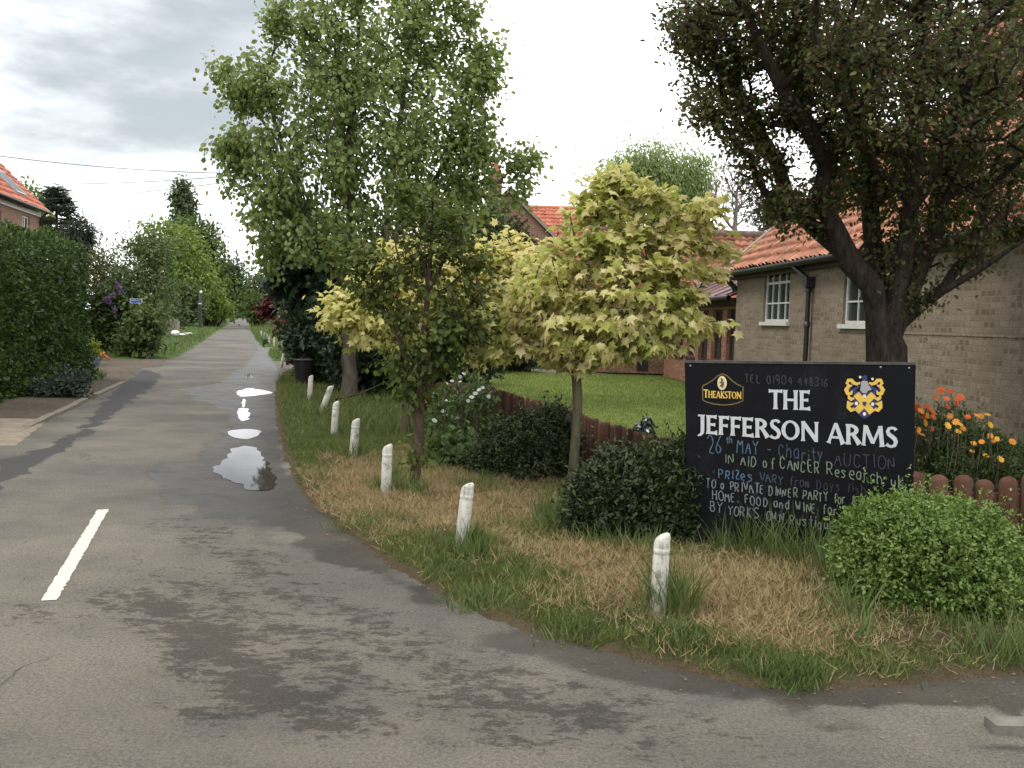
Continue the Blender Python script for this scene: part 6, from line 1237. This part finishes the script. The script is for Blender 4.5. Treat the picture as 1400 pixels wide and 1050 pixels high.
sidetree('dark_conifer', 'lower dark evergreen right of the ragged conifer', 108, 44., [(108, 318, 14, 12), (96, 330, 14, 14), (114, 340, 14, 14), (112, 308, 8, 6), (120, 325, 6, 8)], 200, 22, .2, D.materials['conifer_needle'], 93, .3, .12, bark_dark, SLIM)
sidetree('birch', 'thin yellow green tree top behind the orange roof ridge', 45, 50., [(36, 258, 8, 7), (44, 268, 10, 8), (50, 276, 8, 8), (60, 300, 10, 16), (50, 300, 12, 16)], 130, 12, .2, leafmat('yellowgreen_birch', [(.10, .14, .03), (.16, .2, .045), (.2, .23, .07)], .35, .5), 94, .34, .09)
# willow and bare tree behind the outbuilding
wil = leafmat('willow_leaf', [(.16, .21, .07), (.22, .28, .10), (.28, .33, .14)], .45, .5)
Y = 58.; T0 = ground(900, Y); R = np.random.default_rng(95)
wt = tree('willow', 'pale green drooping willow behind the golden maple crown', 'tree', [[T0] + tp([(900, 380), (895, 310), (890, 250)], Y), tp([(898, 340), (930, 270), (945, 230)], Y), tp([(896, 320), (860, 270), (845, 240)], Y)], .35, px_blobs([(890, 218, 32, 18), (860, 230, 30, 18), (905, 240, 40, 26), (870, 255, 46, 22), (930, 250, 30, 26), (915, 280, 40, 30), (825, 238, 14, 8), (950, 225, 14, 8), (960, 265, 18, 34), (965, 222, 10, 6), (800, 245, 8, 5)], Y, 1.1), 560, 34, .24, SLIM, wil, bark_grey, 95, .55, 1.3, tip_r=.012, up=.1, droop=1.3, width=1.1)
Y = 52.; T0 = ground(1010, Y)
tree('bare_tree', 'leafless grey twigged tree between the willow and the dark hawthorn', 'tree', [[T0] + tp([(1010, 380), (1005, 310), (1008, 260), (1012, 225)], Y), tp([(1008, 320), (980, 285), (970, 262)], Y), tp([(1006, 290), (1035, 255), (1045, 235)], Y), tp([(1012, 345), (1060, 300), (1085, 270)], Y)], .18, px_blobs([(1005, 240, 30, 26), (985, 265, 26, 26), (1035, 250, 30, 30), (1015, 270, 40, 30), (970, 280, 20, 20), (1060, 280, 30, 26), (1085, 300, 24, 24)], Y, 1.0), 620, 1, .12, OVAL, leafmat('dry_bud', [(.10, .08, .06), (.16, .13, .1)], .1, .8), barkmat('pale_grey_bark', (.13, .11, .10), (.25, .22, .20)), 96, .3, tip_r=.016, cost=.5, expo=.6)
pxbush('leylandii', 'brown green conifer tops over the outbuilding ridge right of the bare tree', [(1065, 292, 16, 22), (1090, 300, 18, 22), (1045, 300, 12, 12)], 44., 500, 9, .2, SLIM, leafmat('brown_conifer', [(.06, .06, .03), (.09, .085, .045), (.05, .06, .03)], .2, .6), 97, .24, core=.5, base=ground(1070, 44.))
# far right of the lane
sidetree('far_ash', 'pale distant tree right of the lane end', 352, 120., [(352, 395, 12, 18), (346, 415, 9, 14), (362, 400, 14, 22), (360, 418, 14, 12)], 260, 12, .5, olive, 98, .9, .25)
pxbush('hedgerow', 'dark rounded bush at the far end of the lane on the right', [(352, 420, 10, 10), (362, 425, 14, 9), (345, 425, 6, 6)], 105., 300, 8, .35, OVAL, mid_leaf, 99, .4)
for i, (x, w_, h_, Yd, lab) in enumerate([(338, 10, 10, 330., 'faint distant tree seen through the gap at the end of the lane'), (325, 12, 8, 300., 'low distant tree left of the gap at the end of the lane')]):
    sidetree('distant_tree', lab, x, Yd, [(x - 3, 420, w_ * .6, h_ * .6), (x + 3, 423, w_ * .6, h_ * .5), (x, 418, w_ * .5, h_ * .6)], 90, 9, 1.2, leafmat('hazy_leaf%d' % i, [(.10, .14, .10), (.14, .18, .13)], .2, .8), 100 + i, 2., .3)
pxbush('side_hedge', 'mass of dark foliage between the poplar and the far house', [(560, 400, 60, 60), (520, 430, 50, 50), (590, 440, 50, 40)], 30., 900, 9, .2, OVAL, dk_leaf, 103, .25, core=.7, base=ground(560, 30.))
